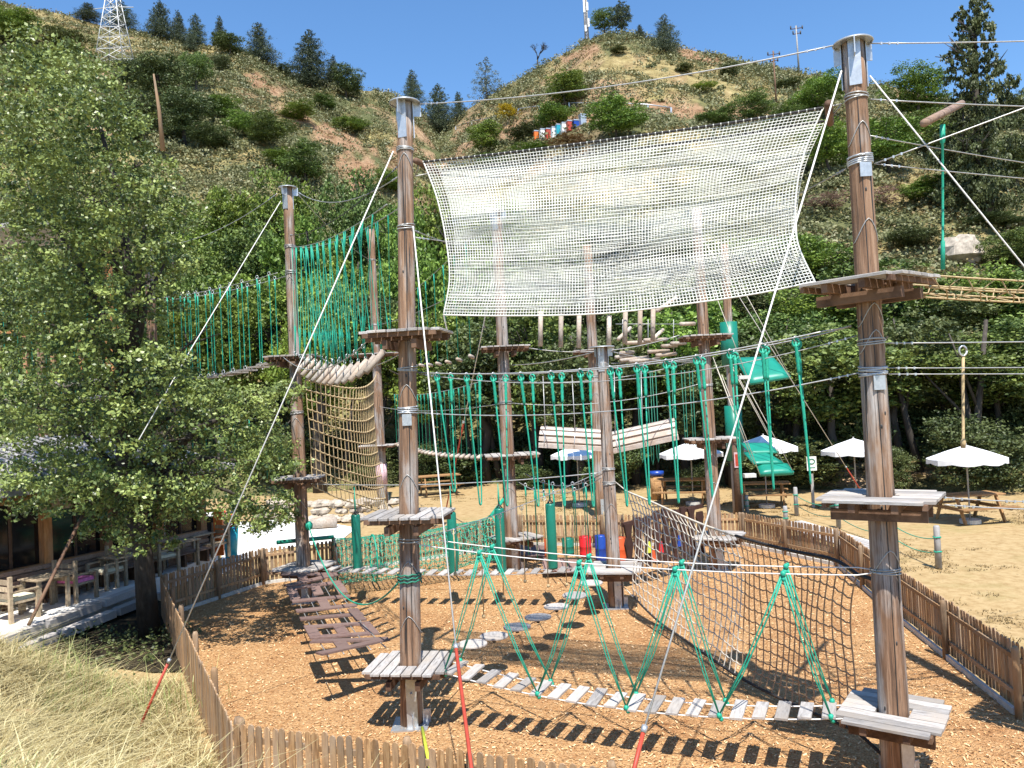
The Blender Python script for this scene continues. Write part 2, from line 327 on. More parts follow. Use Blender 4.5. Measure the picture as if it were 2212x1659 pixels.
# ground sheet
g = MB(); g.add([(-500, -300, -.02), (500, -300, -.02), (500, 500, -.02), (-500, 500, -.02)], [(0, 1, 2, 3)])
m, nt, b = nodes('dry_ground', .95, .1); co = coord(nt); n1 = noise(nt, co, .35, 6, .65); n2 = noise(nt, co, 3.5, 6, .7); n3 = noise(nt, co, 26, 3, .6)
sand = ramp(nt, n2, [(.3, (.26, .17, .075)), (.5, (.38, .27, .135)), (.72, (.46, .35, .19))])
gr = ramp(nt, n3, [(.3, (.20, .17, .065)), (.6, (.33, .27, .12)), (.8, (.42, .35, .17))])
c = mix(nt, ramp(nt, n1, [(.54, (0, 0, 0)), (.70, (.7, .7, .7))]), sand, gr)
c = mix(nt, ramp(nt, n2, [(.62, (0, 0, 0)), (.68, (1, 1, 1))]), c, (.23, .15, .07))
nt.links.new(c, b.inputs['Base Color']); bump(nt, b, n3, .25, .02)
o = part('ground', g, m); struct(o)

# mulch play area
FP = [az(x, y, .93) for x, y in [(500, 1560), (378, 1311), (346, 1243), (562, 1185), (717, 1166), (1120, 1112), (1300, 1112), (1603, 1107), (1813, 1142), (1941, 1229), (2211, 1399)]]
FP = [Vector((p.x, p.y, 0)) for p in FP] + [Vector((5.9, 6.2, 0)), Vector((3.2, 6.7, 0)), Vector((.76, 7.63, 0))]
g = MB(); g.add([(p.x, p.y, .012) for p in reversed(FP)], [tuple(range(len(FP)))])
m, nt, b = nodes('wood_chip_mulch', .9, .15); co = coord(nt)
vo = N(nt, 'ShaderNodeTexVoronoi', feature='F1'); vo.inputs['Scale'].default_value = 52; vo.inputs['Randomness'].default_value = 1; mp = coord(nt, (1, 1.5, 1)); nw = N(nt, 'ShaderNodeTexNoise'); nw.inputs['Scale'].default_value = 14
va = N(nt, 'ShaderNodeVectorMath', operation='MULTIPLY_ADD'); va.inputs[1].default_value = (.09, .09, 0); nt.links.new(nw.outputs['Color'], va.inputs[0]); nt.links.new(mp, va.inputs[2]); nt.links.new(mp, nw.inputs['Vector']); nt.links.new(va.outputs[0], vo.inputs['Vector'])
sep = N(nt, 'ShaderNodeSeparateColor'); nt.links.new(vo.outputs['Color'], sep.inputs[0])
chip = ramp(nt, sep.outputs[0], [(.05, (.24, .105, .04)), (.3, (.48, .235, .09)), (.6, (.62, .345, .145)), (.92, (.74, .49, .26))])
damp = noise(nt, co, .55, 7, .68); c = mix(nt, ramp(nt, damp, [(.50, (0, 0, 0)), (.66, (.75, .75, .75))]), chip, mix(nt, .8, chip, (.46, .21, .085), 'MULTIPLY'))
fine = noise(nt, co, 7, 4); c = mix(nt, .35, c, ramp(nt, fine, [(.35, (.46, .25, .11)), (.65, (.70, .45, .22))]))
nt.links.new(c, b.inputs['Base Color']); bump(nt, b, vo.outputs['Distance'], .9, .03)
o = part('mulch_ground', g, m); struct(o); MULCH = m
# loose chips lying on it
def inside(x, y, poly):
    c = np.zeros(len(x), bool); n = len(poly)
    for i in range(n):
        a, b_ = poly[i], poly[i - 1]
        c ^= ((a.y > y) != (b_.y > y)) & (x < (b_.x - a.x) * (y - a.y) / (b_.y - a.y + 1e-12) + a.x)
    return c
x = NR.uniform(-8, 8, 90000); y = 6.3 + 18 * NR.rand(90000) ** 1.6; k = inside(x, y, FP); x = x[k][:34000]; y = y[k][:34000]; n = len(x)
P3 = np.stack([x, y, np.full(n, .022) + NR.rand(n) * .012], 1); th = NR.rand(n) * 2 * pi; ln = NR.uniform(.008, .026, n); wd = NR.uniform(.004, .010, n)
u = np.stack([np.cos(th), np.sin(th), NR.uniform(-.5, .5, n)], 1); w = np.stack([-np.sin(th), np.cos(th), NR.uniform(-.6, .6, n)], 1)
V = np.stack([P3 - u * ln[:, None] - w * wd[:, None], P3 + u * ln[:, None] - w * wd[:, None], P3 + u * ln[:, None] + w * wd[:, None], P3 - u * ln[:, None] + w * wd[:, None]], 1).reshape(-1, 3)
m, nt, b = nodes('loose_chip', .85, .2); at = N(nt, 'ShaderNodeAttribute', attribute_name='v')
nt.links.new(ramp(nt, at.outputs['Fac'], [(.05, (.28, .14, .06)), (.4, (.50, .28, .12)), (.95, (.80, .58, .34))]), b.inputs['Base Color'])
o = link('wood_chips', quads('wood_chips', V, m)); o['kind'] = 'stuff'; tag(o, 'loose orange wood chips strewn over the play area', 'wood chips')
# timber kerb boards round the mulch: pale strip
g = MB()
for i in range(len(FP) - 4):
    a, b_ = FP[i], FP[i + 1]; d = (b_ - a).normalized(); nn = Vector((d.y, -d.x, 0)) * .10
    g.beam(a + nn + Vector((0, 0, .045)) + d * .003 * i, b_ + nn + Vector((0, 0, .045)) - d * .12, .05, .09 + .002 * i)
o = part('kerb', g, M['base']); struct(o)

# grassy bank in the foreground
n0 = FP[0]; n1_ = FP[1]; dL = (n1_ - n0).normalized(); nL = Vector((-dL.y, dL.x, 0)); f1 = FP[-1]; dF = (n0 - f1).normalized(); nF = Vector((-dF.y, dF.x, 0))
if nL.x > 0: nL = -nL
if nF.y > 0: nF = -nF
def bankz(x, y):
    x = np.asarray(x, float); y = np.asarray(y, float)
    sL = (x - n0.x) * nL.x + (y - n0.y) * nL.y; sF = (x - n0.x) * nF.x + (y - n0.y) * nF.y
    s = np.maximum(np.maximum(sL, sF), 0); s = np.where((sL > 0) & (sF > 0), np.hypot(sL, sF), s)
    z = .62 * np.maximum(0, s - .95); z = np.minimum(z, 2.95) ; f = np.clip((14.3 - .45 * np.maximum(0, x + 7) - y) / 2.0, 0, 1); f = f * f * (3 - 2 * f)
    return (z + .07 * np.sin(x * 2.1 + y) * np.cos(y * 1.7)* (s > .8) + .05 * np.sin(x * 5.3 - y * 3) * (s > .8)) * f - .03
gx = np.linspace(-24, 14, 150); gy = np.linspace(-14, 14.5, 130); X, Y = np.meshgrid(gx, gy, indexing='ij'); Z = bankz(X, Y); Z[Z < 0] -= .05
Vv = np.stack([X, Y, Z], -1).reshape(-1, 3).tolist(); ii, jj = np.meshgrid(np.arange(149), np.arange(129), indexing='ij'); b0 = (ii * 130 + jj).ravel()
Fb = np.stack([b0, b0 + 130, b0 + 131, b0 + 1], 1); keep = (Z.ravel()[Fb] > -.07).any(1)
me = bpy.data.meshes.new('bank'); me.from_pydata(Vv, [], Fb[keep].tolist()); me.polygons.foreach_set('use_smooth', [True] * int(keep.sum())); me.update()
m, nt, b = nodes('bank_earth', .95, .1); co = coord(nt); nn = noise(nt, co, 5, 7, .7)
nt.links.new(ramp(nt, nn, [(.32, (.16, .12, .06)), (.5, (.36, .29, .15)), (.7, (.50, .42, .24))]), b.inputs['Base Color']); bump(nt, b, nn, 1, .06); me.materials.append(m); struct(link('bank', me))

def blades(x, y, z, ln, wd, lean, seed, tip=.15):
    rs = np.random.RandomState(seed); n = len(x); th = rs.rand(n) * 2 * pi; dx = np.cos(th); dy = np.sin(th); l = ln * rs.uniform(.45, 1.3, n); k = lean * rs.uniform(.2, 1.3, n)
    wx = -dy * wd; wy = dx * wd; out = []
    ps = [(0, 0, 1), (.45, .25, .8), (1, 1, tip)]; pts = []
    for (h, b_, ww) in ps:
        cx = x + dx * l * k * b_ * .8; cy = y + dy * l * k * b_ * .8; cz = z + l * (h - .35 * h * h * np.minimum(k, 1.4))
        pts.append((np.stack([cx - wx * ww, cy - wy * ww, cz], 1), np.stack([cx + wx * ww, cy + wy * ww, cz], 1)))
    q = [np.stack([pts[i][0], pts[i][1], pts[i + 1][1], pts[i + 1][0]], 1) for i in range(2)]
    return np.concatenate(q).reshape(-1, 3)
def bankpts(n, seed, x0=-11, x1=1.6, yy0=3.6, yy1=13.4):
    rs = np.random.RandomState(seed); x = rs.uniform(x0, x1, n * 5); y = rs.uniform(yy0, yy1, n * 5); z = bankz(x, y)
    den = .5 + .5 * np.sin(x * 2.6 + np.sin(y * 2.2) * 2) * np.cos(y * 2.3 + x); sL = (x - n0.x) * nL.x + (y - n0.y) * nL.y; sF = (x - n0.x) * nF.x + (y - n0.y) * nF.y; k = (np.maximum(sL, sF) > .12) & ((z > .03) | (rs.rand(len(x)) < .5)) & (rs.rand(len(x)) < .25 + .75 * den) & (np.abs(x) / y < .72)
    return x[k][:n], y[k][:n], z[k][:n]
x, y, z = bankpts(60000, 5); o = link('straw_grass', quads('straw_grass', blades(x, y, np.maximum(z, 0) - .02, .22, .006, 1.9, 1), L['straw'])); o['kind'] = 'stuff'; tag(o, 'pale dry straw grass matted over the foreground bank', 'dry grass')
x, y, z = bankpts(9000, 8); o = link('flattened_straw', quads('flattened_straw', blades(x, y, np.maximum(z, 0) + .05, .34, .007, 3.2, 14), L['straw'])); o['kind'] = 'stuff'; tag(o, 'bleached straw stalks lying flat on the foreground bank', 'dry grass')
x, y, z = bankpts(14000, 6); k = (np.sin(x * 1.9 + 1) + np.cos(y * 1.6 + x) > .45); o = link('green_grass', quads('green_grass', blades(x[k], y[k], z[k] - .02, .30, .005, 1.1, 2), L['gblade'])); o['kind'] = 'stuff'; tag(o, 'fresh green grass blades growing through the straw on the bank', 'grass')
# tall seed stalks on the crest
x = NR.uniform(-7.8, -4.6, 160); y = 11.6 + NR.rand(160) * 1.1; z = bankz(x, y); o = link('tall_grass', quads('tall_grass', blades(x, y, z, .75, .006, .7, 3), L['gblade'])); o['kind'] = 'stuff'; tag(o, 'tall green grass stalks rising from the crest of the bank', 'grass')
x = NR.uniform(-3.2, 1.0, 420); y = 7.9 - NR.rand(420) * .8 - (x + 3.2) * .35; z = np.maximum(bankz(x, y), 0); k = NR.rand(420) < .8; o = link('fence_weeds', quads('fence_weeds', blades(x[k], y[k], z[k], .5, .005, .9, 4), L['gblade'])); o['kind'] = 'stuff'; tag(o, 'weeds growing against the near picket fence', 'weeds')
# grass tufts in the field
n = 3600; cx = NR.uniform(-4, 26, n); cy = NR.uniform(9, 40, n); k = (~inside(cx, cy, FP)) & (cx > 6.5 - (cy > 24) * 14) & (np.sin(cx * .9) + np.cos(cy * .7 + cx * .4) + .4 * NR.randn(n) > .2); cx = cx[k]; cy = cy[k]
x = np.repeat(cx, 30) + NR.normal(size=len(cx) * 30) * .16; y = np.repeat(cy, 30) + NR.normal(size=len(cx) * 30) * .11
o = link('field_tufts', quads('field_tufts', blades(x, y, np.zeros(len(x)) - .02, .07, .009, 2.2, 5), leafmat('brown_tuft', (.10, .07, .025), (.36, .27, .10), .1))); o['kind'] = 'stuff'; tag(o, 'sparse dry tufts over the sandy field', 'dry grass')

# scrub covering the hills: one mass nobody could count
n = 26000; a = NR.uniform(-.72, .72, n); t = NR.rand(n) ** .75 * 1.01 + .005; Y = y0(a) + (dr(a) - y0(a)) * t; X = a * Y
den = .5 + .25 * np.sin(X * .12 + 2 * np.sin(Y * .05)) + .25 * np.cos(Y * .14 + X * .07) + .28 * np.sin(X * .045 + 1) * np.sin(Y * .06)
_a, _b = pxy(X, Y, terr(X, Y)); k = NR.rand(n) < np.clip((den - .12) * 2.8, .15, 1) * (1 - .93 * patch(_a, _b, SOIL)) * (1 - .6 * patch(_a, _b, DRY)); X, Y = X[k][:12500], Y[k][:12500]; n = len(X); Z = terr(X, Y); r = NR.uniform(.4, 1.35, n) * (1 + Y / 260); per = 46
d = NR.normal(size=(n * per, 3)); d /= np.linalg.norm(d, axis=1)[:, None]; d[:, 2] = np.abs(d[:, 2]); rr = np.repeat(r, per) * NR.uniform(.55, 1.05, n * per)
C_ = np.repeat(np.stack([X, Y, Z - .1], 1), per, 0) + d * rr[:, None] * np.array([1, 1, .72])
vv = np.clip(np.repeat(NR.rand(n), per) * .7 + NR.rand(n * per) * .3, 0, 1)
Vq = leafcloud(C_, np.ones(n * per), 1, 9); sc_ = np.repeat(NR.uniform(.18, .32, n), per) * (1 + np.repeat(Y, per) / 300)
Vq = leafcloud(C_, sc_, 1.0, 9, .5, .8)
o = link('hill_scrub', quads('hill_scrub', Vq, L['olive'], vv)); o['kind'] = 'stuff'; tag(o, 'olive green scrub covering the dry hillsides', 'scrub')

n = 26000; a = NR.uniform(-.72, .72, n); t = NR.rand(n) ** .8 * 1.01; Y = y0(a) + 1 + (dr(a) - y0(a)) * t; X = a * Y; den = .5 + .5 * np.sin(X * .1 + 4 + np.cos(Y * .08) * 2) * np.cos(Y * .11); k = NR.rand(n) < den; X, Y = X[k][:9000], Y[k][:9000]; Z = terr(X, Y); per = 14; n = len(X)
Cg = np.repeat(np.stack([X, Y, Z], 1), per, 0) + NR.normal(size=(n * per, 3)) * np.array([.7, .7, .12]); vv = np.clip(np.repeat(NR.rand(n), per) * .7 + NR.rand(n * per) * .3, 0, 1)
L['hillstraw'] = leafmat('hill_straw', (.13, .10, .04), (.42, .34, .15), .15, .2)
o = link('hill_dry_grass', quads('hill_dry_grass', leafcloud(Cg, np.full(n * per, .42), 1.0, 21, .6, .5), L['hillstraw'], vv)); o['kind'] = 'stuff'; tag(o, 'dry straw coloured grass tufts covering the hill slopes', 'dry grass')

# ---------------------------------------------------------------- trees
def limbs(mb, base, top, r, spread, n, seed, up=.35):
    rs = random.Random(seed); base = Vector(base); top = Vector(top); H = top - base
    pts = [base + H * (i / 6) + Vector((rs.uniform(-1, 1), rs.uniform(-1, 1), 0)) * r * .6 * min(i, 3) for i in range(7)]
    mb.tube(pts, [r * (1.25, 1, .88, .75, .58, .4, .15)[i] for i in range(7)], 8)
    for k in range(n):
        t = rs.uniform(up, .92); p = base + H * t; th = rs.uniform(0, 2 * pi); L_ = spread * (1.15 - t) * rs.uniform(.6, 1.1)
        q = p + Vector((cos(th) * L_ * .5, sin(th) * L_ * .5, L_ * .35)); e = p + Vector((cos(th) * L_, sin(th) * L_, L_ * rs.uniform(.3, .8)))
        mb.tube([p, q, e], [r * .38 * (1.2 - t), r * .25 * (1.2 - t), r * .06], 5)
        for j in range(2):
            f = q + (e - q) * .4; g_ = f + Vector((rs.uniform(-1, 1), rs.uniform(-1, 1), rs.uniform(0, 1))) * L_ * .4; mb.tube([f, g_], [r * .12, r * .03], 4)
def crownmesh(name, mat, kind, n, size, seed):
    rs = random.Random(seed); B = []
    if kind == 'round':
        for k in range(15):
            th = rs.uniform(0, 2 * pi); u = rs.uniform(-.75, .9); q = sqrt(max(0, 1 - u * u)) * .62 * rs.uniform(.5, 1.1); s = rs.uniform(.22, .46); B.append((q * cos(th) * 1.1, q * sin(th) * 1.1, u * .74, s, s, s * .72))
        B.append((0, 0, 0, .5, .5, .6))
    elif kind == 'pine':      # height -1..1, layered boughs
        for k in range(34):
            u = k / 33; z = -.9 + 1.85 * u; w = ((1 - u) ** .7 * .95 + .08) * rs.uniform(.75, 1.15); th = k * 2.4; q = w * .5; s = w * rs.uniform(.42, .62) + .05; B.append((q * cos(th), q * sin(th), z, s, s, .10 + .07 * (1 - u)))
            if k % 3 == 0: B.append((0, 0, z, w * .4 + .03, w * .4 + .03, .1))
    elif kind == 'openpine':
        for k in range(74):
            u = (k + .5) / 74; z = -.95 + 1.9 * u; w = (1 - u) ** .65 * .92 + .10; th = k * 2.4 + rs.uniform(-.4, .4); q = w * rs.uniform(.35, .95); s = rs.uniform(.10, .19) * (1.25 - .5 * u); B.append((q * cos(th), q * sin(th), z + q * .07, s, s, rs.uniform(.045, .085)))
            if k % 4 == 0: B.append((0, 0, z, w * .3, w * .3, .07))
    elif kind == 'column':
        for k in range(16):
            u = k / 15; th = k * 2.4; w = .25 + .55 * sin(pi * min(1, u * .8 + .12)); B.append((w * .5 * cos(th), w * .5 * sin(th), -.85 + 1.75 * u, w * .62, w * .62, .2))
    P, v = blobpts(B, n, seed, .6 if kind == 'round' else .45, .26 if kind != 'pine' else .3, 20)
    return quads(name, leafcloud(P, np.ones(len(P)), size, seed + 1, .35, .62 if kind != 'pine' else .35), mat, v)
CW = {}; L['gpine'] = leafmat('green_pine_needle', (.04, .055, .02), (.17, .19, .07), .15)
def crown(kind, mat, n, size):
    for s in range(3): CW[(kind, mat, s)] = crownmesh('crown', L[mat], kind, n, size, 31 + s * 7 + len(CW))
for mt in ('bright', 'mid', 'dark'): crown('round', mt, 16000, .058)
crown('pine', 'pine', 24000, .062); crown('column', 'pine', 8000, .08); crown('openpine', 'gpine', 30000, .045); crown('pine', 'pinel', 5000, .07); crown('round', 'pinkf', 5000, .06); crown('round', 'yellow', 4000, .08); crown('round', 'dryshrub', 5000, .07)
def trunkmesh(seed):
    mb = MB(); limbs(mb, (0, 0, 0), (0, 0, 1), .03, .42, 9, seed, .3); return mb.mesh('trunk', M['bark'])
TM = [trunkmesh(s) for s in range(4)]; _m = MB(); limbs(_m, (0, 0, 0), (0, 0, 1), .016, .1, 6, 3, .4); TP = _m.mesh('trunk', M['bark']); tcount = [0]; LASTT = [None]
def tree(name, label, pos, h, rad, kind, mat, low=.12, cat='tree', group=None, trunk=True):
    """pos = foot, h = height, rad = crown radius, low = bare share of the trunk"""
    i = tcount[0]; tcount[0] += 1; t = thing(name, label, cat, pos, group); LASTT[0] = t; hc = h * (1 - low) / 2; s = i % 3
    o = inst('crown', CW[(kind, mat, s)], t, pos + Vector((0, 0, h * low + hc)), Matrix.Rotation(i * 1.7, 3, 'Z'), (rad, rad, hc)); 
    if trunk: inst('trunk', TP if kind == 'pine' else TM[i % 4], t, pos - Vector((0, 0, .3)), Matrix.Rotation(i * 2.1, 3, 'Z'), (h * .9, h * .9, h * .93))
    return t
def hilltree(name, label, px, py, hp, wp, kind, mat, low=.08, cat='tree', trunk=True):
    p = hill(px, py); k = p.y / FL; return tree(name, label, p, hp * k, wp * k / 2 * 1.38, kind, mat, low, cat, None, trunk)
HT = [ # name, look, base x, base y, height, width, kind, foliage
 ('pine_tree', 'dark pine on the left skyline just right of the pylon', 262, 62, 64, 56, 'pine', 'pine'),
 ('pine_tree', 'small dark pine on the left skyline near the picture corner', 190, 40, 42, 48, 'pine', 'pine'),
 ('pine_tree', 'broad dark pine, first of the skyline row right of the pylon', 348, 88, 88, 58, 'pine', 'pine'),
 ('pine_tree', 'slim pine, second of the skyline row right of the pylon', 387, 96, 76, 36, 'pine', 'pine'),
 ('pine_tree', 'leaning thin pine, third of the skyline row right of the pylon', 424, 104, 76, 42, 'pine', 'pine'),
 ('pine_tree', 'small pointed pine standing alone on the left skyline', 476, 100, 68, 30, 'pine', 'pine'),
 ('round_tree', 'wide round dark tree just under the left skyline', 497, 122, 56, 66, 'round', 'dark'),
 ('bush', 'little dark conifer below the skyline row', 413, 112, 42, 28, 'pine', 'pine'),
 ('pine_tree', 'dark pyramid shaped pine on the crest above the brown scree', 561, 138, 92, 62, 'pine', 'pine'),
 ('pine_tree', 'tallest dark pine on the left ridge, broad and bushy', 672, 194, 132, 82, 'pine', 'pine'),
 ('pine_tree', 'tiny pine at the right of the tallest ridge pine', 722, 182, 66, 30, 'pine', 'pine'),
 ('round_tree', 'dark bushy tree right of the tallest ridge pine', 748, 212, 76, 70, 'round', 'dark'),
 ('pine_tree', 'dark pine on the saddle between the two hills', 892, 218, 80, 42, 'pine', 'pine'),
 ('pine_tree', 'tall pine below the saddle, growing in the valley', 950, 292, 112, 66, 'pine', 'pine'),
 ('pine_tree', 'smallest pine down in the valley notch', 992, 262, 66, 34, 'pine', 'pine'),
 ('pine_tree', 'pale thin see-through pine at the foot of the right hill', 1052, 222, 104, 66, 'pine', 'pinel'),
 ('round_tree', 'grey green broad tree in the left hillside wood, upper', 345, 250, 150, 110, 'round', 'dark'),
 ('round_tree', 'grey green broad tree in the left hillside wood, lower', 400, 318, 150, 120, 'round', 'dark'),
 ('round_tree', 'dull green tree behind the leaning bare pole', 310, 330, 140, 110, 'round', 'dark'),
 ('round_tree', 'bright tree in the upper left picture corner', 30, 105, 80, 110, 'round', 'bright'),
 ('round_tree', 'deep green tree below the upper left corner', 80, 190, 90, 110, 'round', 'mid'),
 ('round_tree', 'rounded olive tree left of the pylon foot', 150, 120, 60, 90, 'round', 'dark'),
 ('bush', 'single ball shaped shrub on the brown scree', 478, 162, 42, 36, 'round', 'dark'),
 ('bush', 'single ball shaped shrub under the ridge pines', 613, 168, 34, 28, 'round', 'dark'),
 ('bush', 'lone bright shrub with a shadow beside the orange path', 578, 328, 86, 88, 'round', 'mid'),
 ('bush', 'bright green shrub on the slope above the lone shrub', 487, 268, 64, 70, 'round', 'bright'),
 ('bush', 'bright green shrub on the slope left of the lone shrub', 530, 300, 60, 60, 'round', 'bright'),
 ('round_tree', 'dusky tree on the slope left of the bright shrubs', 425, 200, 90, 60, 'round', 'mid'),
 ('round_tree', 'green tree at the foot of the orange scree', 660, 405, 100, 96, 'round', 'mid'),
 ('bush', 'green bush at the right edge of the left hill', 760, 290, 40, 70, 'round', 'bright'),
 ('round_tree', 'bright tree on the top of the right hill beside the mast', 1306, 66, 58, 50, 'round', 'mid'),
 ('pine_tree', 'dark pine on the top of the right hill', 1343, 74, 70, 44, 'column', 'pine'),
 ('pine_tree', 'tiny pine right of the two hilltop trees', 1383, 86, 34, 22, 'pine', 'pine'),
 ('pine_tree', 'solitary tall pine on the right hill top', 1437, 122, 92, 54, 'pine', 'pine'),
 ('round_tree', 'bright round tree above the yellow broom', 1222, 240, 92, 88, 'round', 'bright'),
 ('round_tree', 'bright tree between the yellow broom and the barrels', 1188, 286, 66, 76, 'round', 'bright'),
 ('round_tree', 'large bright tree over the middle of the big net', 1332, 312, 108, 112, 'round', 'bright'),
 ('bush', 'mid green bush left below the yellow broom', 1052, 338, 76, 76, 'round', 'bright'),
 ('bush', 'dark round bush directly under the yellow broom', 1130, 310, 50, 60, 'round', 'dark'),
 ('broom_bush', 'bright yellow flowering broom above the track', 1096, 268, 42, 48, 'round', 'yellow'),
 ('dry_bush', 'reddish brown dry shrub above the net rope', 1235, 335, 44, 90, 'round', 'dryshrub'),
 ('bush', 'small dark shrub on the right hill slope', 1575, 172, 38, 40, 'round', 'dark'),
 ('bush', 'bright shrub near the first utility pole', 1520, 204, 28, 46, 'round', 'bright'),
 ('bush', 'dark leafy bush above the net right end, left one', 1560, 282, 54, 76, 'round', 'mid'),
 ('bush', 'dark leafy bush above the net right end, right one', 1632, 272, 74, 78, 'round', 'mid'),
 ('round_tree', 'bright yellow green tree left of the big right pole', 1768, 252, 92, 110, 'round', 'bright'),
 ('round_tree', 'bright tree touching the left side of the big right pole', 1790, 380, 130, 130, 'round', 'bright'),
 ('round_tree', 'bright tree right behind the upper right pole', 1920, 375, 135, 150, 'round', 'bright'),
 ('round_tree', 'bright green tree on the skyline right of the big pole', 1985, 265, 125, 130, 'round', 'bright'),
 ('round_tree', 'dark green tree beneath the skyline, left of the great pine', 2010, 345, 110, 120, 'round', 'mid'),
 ('round_tree', 'dark tree at the right picture edge below the great pine', 2195, 420, 150, 130, 'round', 'dark'),
 ('round_tree', 'dark tree right of the great pine on the skyline', 2200, 285, 90, 70, 'round', 'dark'),
 ('flowering_shrub', 'pink flowering shrub left of the big right pole', 1802, 470, 64, 96, 'round', 'pinkf'),
 ('flowering_shrub', 'pink flowering shrub right of the big right pole', 1905, 462, 58, 76, 'round', 'pinkf'),
 ('bush', 'grey green bush above the dry grass strip', 1985, 545, 60, 100, 'round', 'dark'),
 ('bush', 'yellow green bush beside the pale grass clearing', 2010, 445, 60, 110, 'round', 'bright'),
 ('bush', 'bush beside the boulder at the right edge', 2190, 590, 90, 110, 'round', 'mid'),
 ('bush', 'low bush behind the boulder', 2150, 500, 46, 110, 'round', 'dark'),
 ('bush', 'green shrub low on the left slope, left of the orange scree', 610, 372, 50, 80, 'round', 'bright'),
 ('bush', 'grey green shrub beneath the dusky tree on the left slope', 455, 330, 60, 90, 'round', 'dark'),
 ('bush', 'bright shrub in the hollow between the lone shrub and the ridge pines', 640, 262, 36, 80, 'round', 'bright'),
 ('bush', 'mid green shrub on the left slope under the tallest ridge pine', 700, 240, 34, 60, 'round', 'mid'),
 ('bush', 'dark round shrub at the left of the bare brown pole', 300, 210, 90, 80, 'round', 'dark'),
 ('bush', 'low bright shrub patch near the right end of the orange scree', 845, 420, 50, 70, 'round', 'bright'),
 ('bush', 'yellow green shrub under the row of hives', 1150, 352, 44, 90, 'round', 'bright'),
 ('bush', 'bright bush left of the row of hives', 1075, 380, 50, 90, 'round', 'mid'),
 ('bush', 'small round shrub on the dry slope below the hilltop pine', 1480, 160, 22, 34, 'round', 'dark'),
 ('bush', 'dark shrub between the two utility poles', 1700, 200, 30, 50, 'round', 'dark'),
 ('bush', 'bushy green shrub right below the nearer utility pole', 1700, 290, 60, 90, 'round', 'mid'),
 ('bush', 'olive shrub in the dry slope right of the mast', 1340, 120, 18, 36, 'round', 'dark'),

]
for nm, lb, px, py, hp, wp, kd, mt in HT: hilltree(nm, lb, px, py, hp, wp, kd, mt, .06 if kd == 'pine' else .10, 'bush' if 'bush' in nm or 'shrub' in nm else 'tree', trunk=('bush' not in nm and 'shrub' not in nm))
p = hill(2130, 470); k = p.y / FL
tree('great_pine', 'very tall dark pine rising above the skyline at the right', p, 485 * k, 125 * k, 'openpine', 'gpine', .02)
tree('great_pine', 'second crown of the tall right hand pine, shorter, on its left', hill(2090, 470), 260 * k, 80 * k, 'openpine', 'gpine', .02)
# the wood in the valley bottom: three rows of trees behind the field
ONES = ['', 'first', 'second', 'third', 'fourth', 'fifth', 'sixth', 'seventh', 'eighth', 'ninth', 'tenth', 'eleventh', 'twelfth', 'thirteenth', 'fourteenth', 'fifteenth', 'sixteenth', 'seventeenth', 'eighteenth', 'nineteenth']
def nth(i):
    i += 1; return ONES[i] if i < 20 else {2: 'twentieth', 3: 'thirtieth', 4: 'fortieth'}[i // 10] if i % 10 == 0 else {2: 'twenty', 3: 'thirty', 4: 'forty'}[i // 10] + '-' + ONES[i % 10]
def row(x0, x1, step, Ys, tops, rad, mats, low, lab, seed):
    rs = random.Random(seed); px = x0; i = 0
    while px < x1:
        Y = np.interp(px, [400, 2212], Ys) + rs.uniform(-2, 2); tp = np.interp(px, tops[0], tops[1]) + rs.uniform(-50, 45)
        q = ad(px + rs.uniform(-15, 15), tp, Y); z = tz(q.x, q.y); h = max(4, q.z - z); mt = mats(px, rs)
        tree('woodland_tree', lab, Vector((q.x, q.y, z)), h, rad * rs.uniform(.85, 1.2), 'round', mt, low, 'tree', lab); SC.objects[-1] if False else None; LASTT[0]['label'] = nth(i) + ' ' + lab + ', from the left'
        px += step; i += 1
mb_ = lambda px, rs: ('bright' if rs.random() < .6 else 'mid') if px < 1100 else rs.choice(['mid', 'mid', 'dark', 'bright'])
row(385, 1850, 118, (66, 56), ([385, 560, 700, 800, 950, 1100, 1500, 1700, 1850], [385, 365, 350, 410, 400, 455, 500, 520, 545]), 4.0, mb_, .05, 'leafy tree high in the wood behind the course', 1)
row(400, 2330, 124, (55, 43), ([400, 800, 1100, 1700, 2212], [455, 500, 560, 580, 560]), 3.9, mb_, .08, 'leafy tree in the middle of the wood behind the course', 2)
row(-100, 2400, 112, (47, 34), ([-100, 400, 800, 1100, 1700, 2212], [560, 560, 610, 650, 680, 670]), 3.5, lambda p, r: r.choice(['mid', 'mid', 'dark', 'bright']), .26, 'leafy tree at the front edge of the wood behind the field', 3)
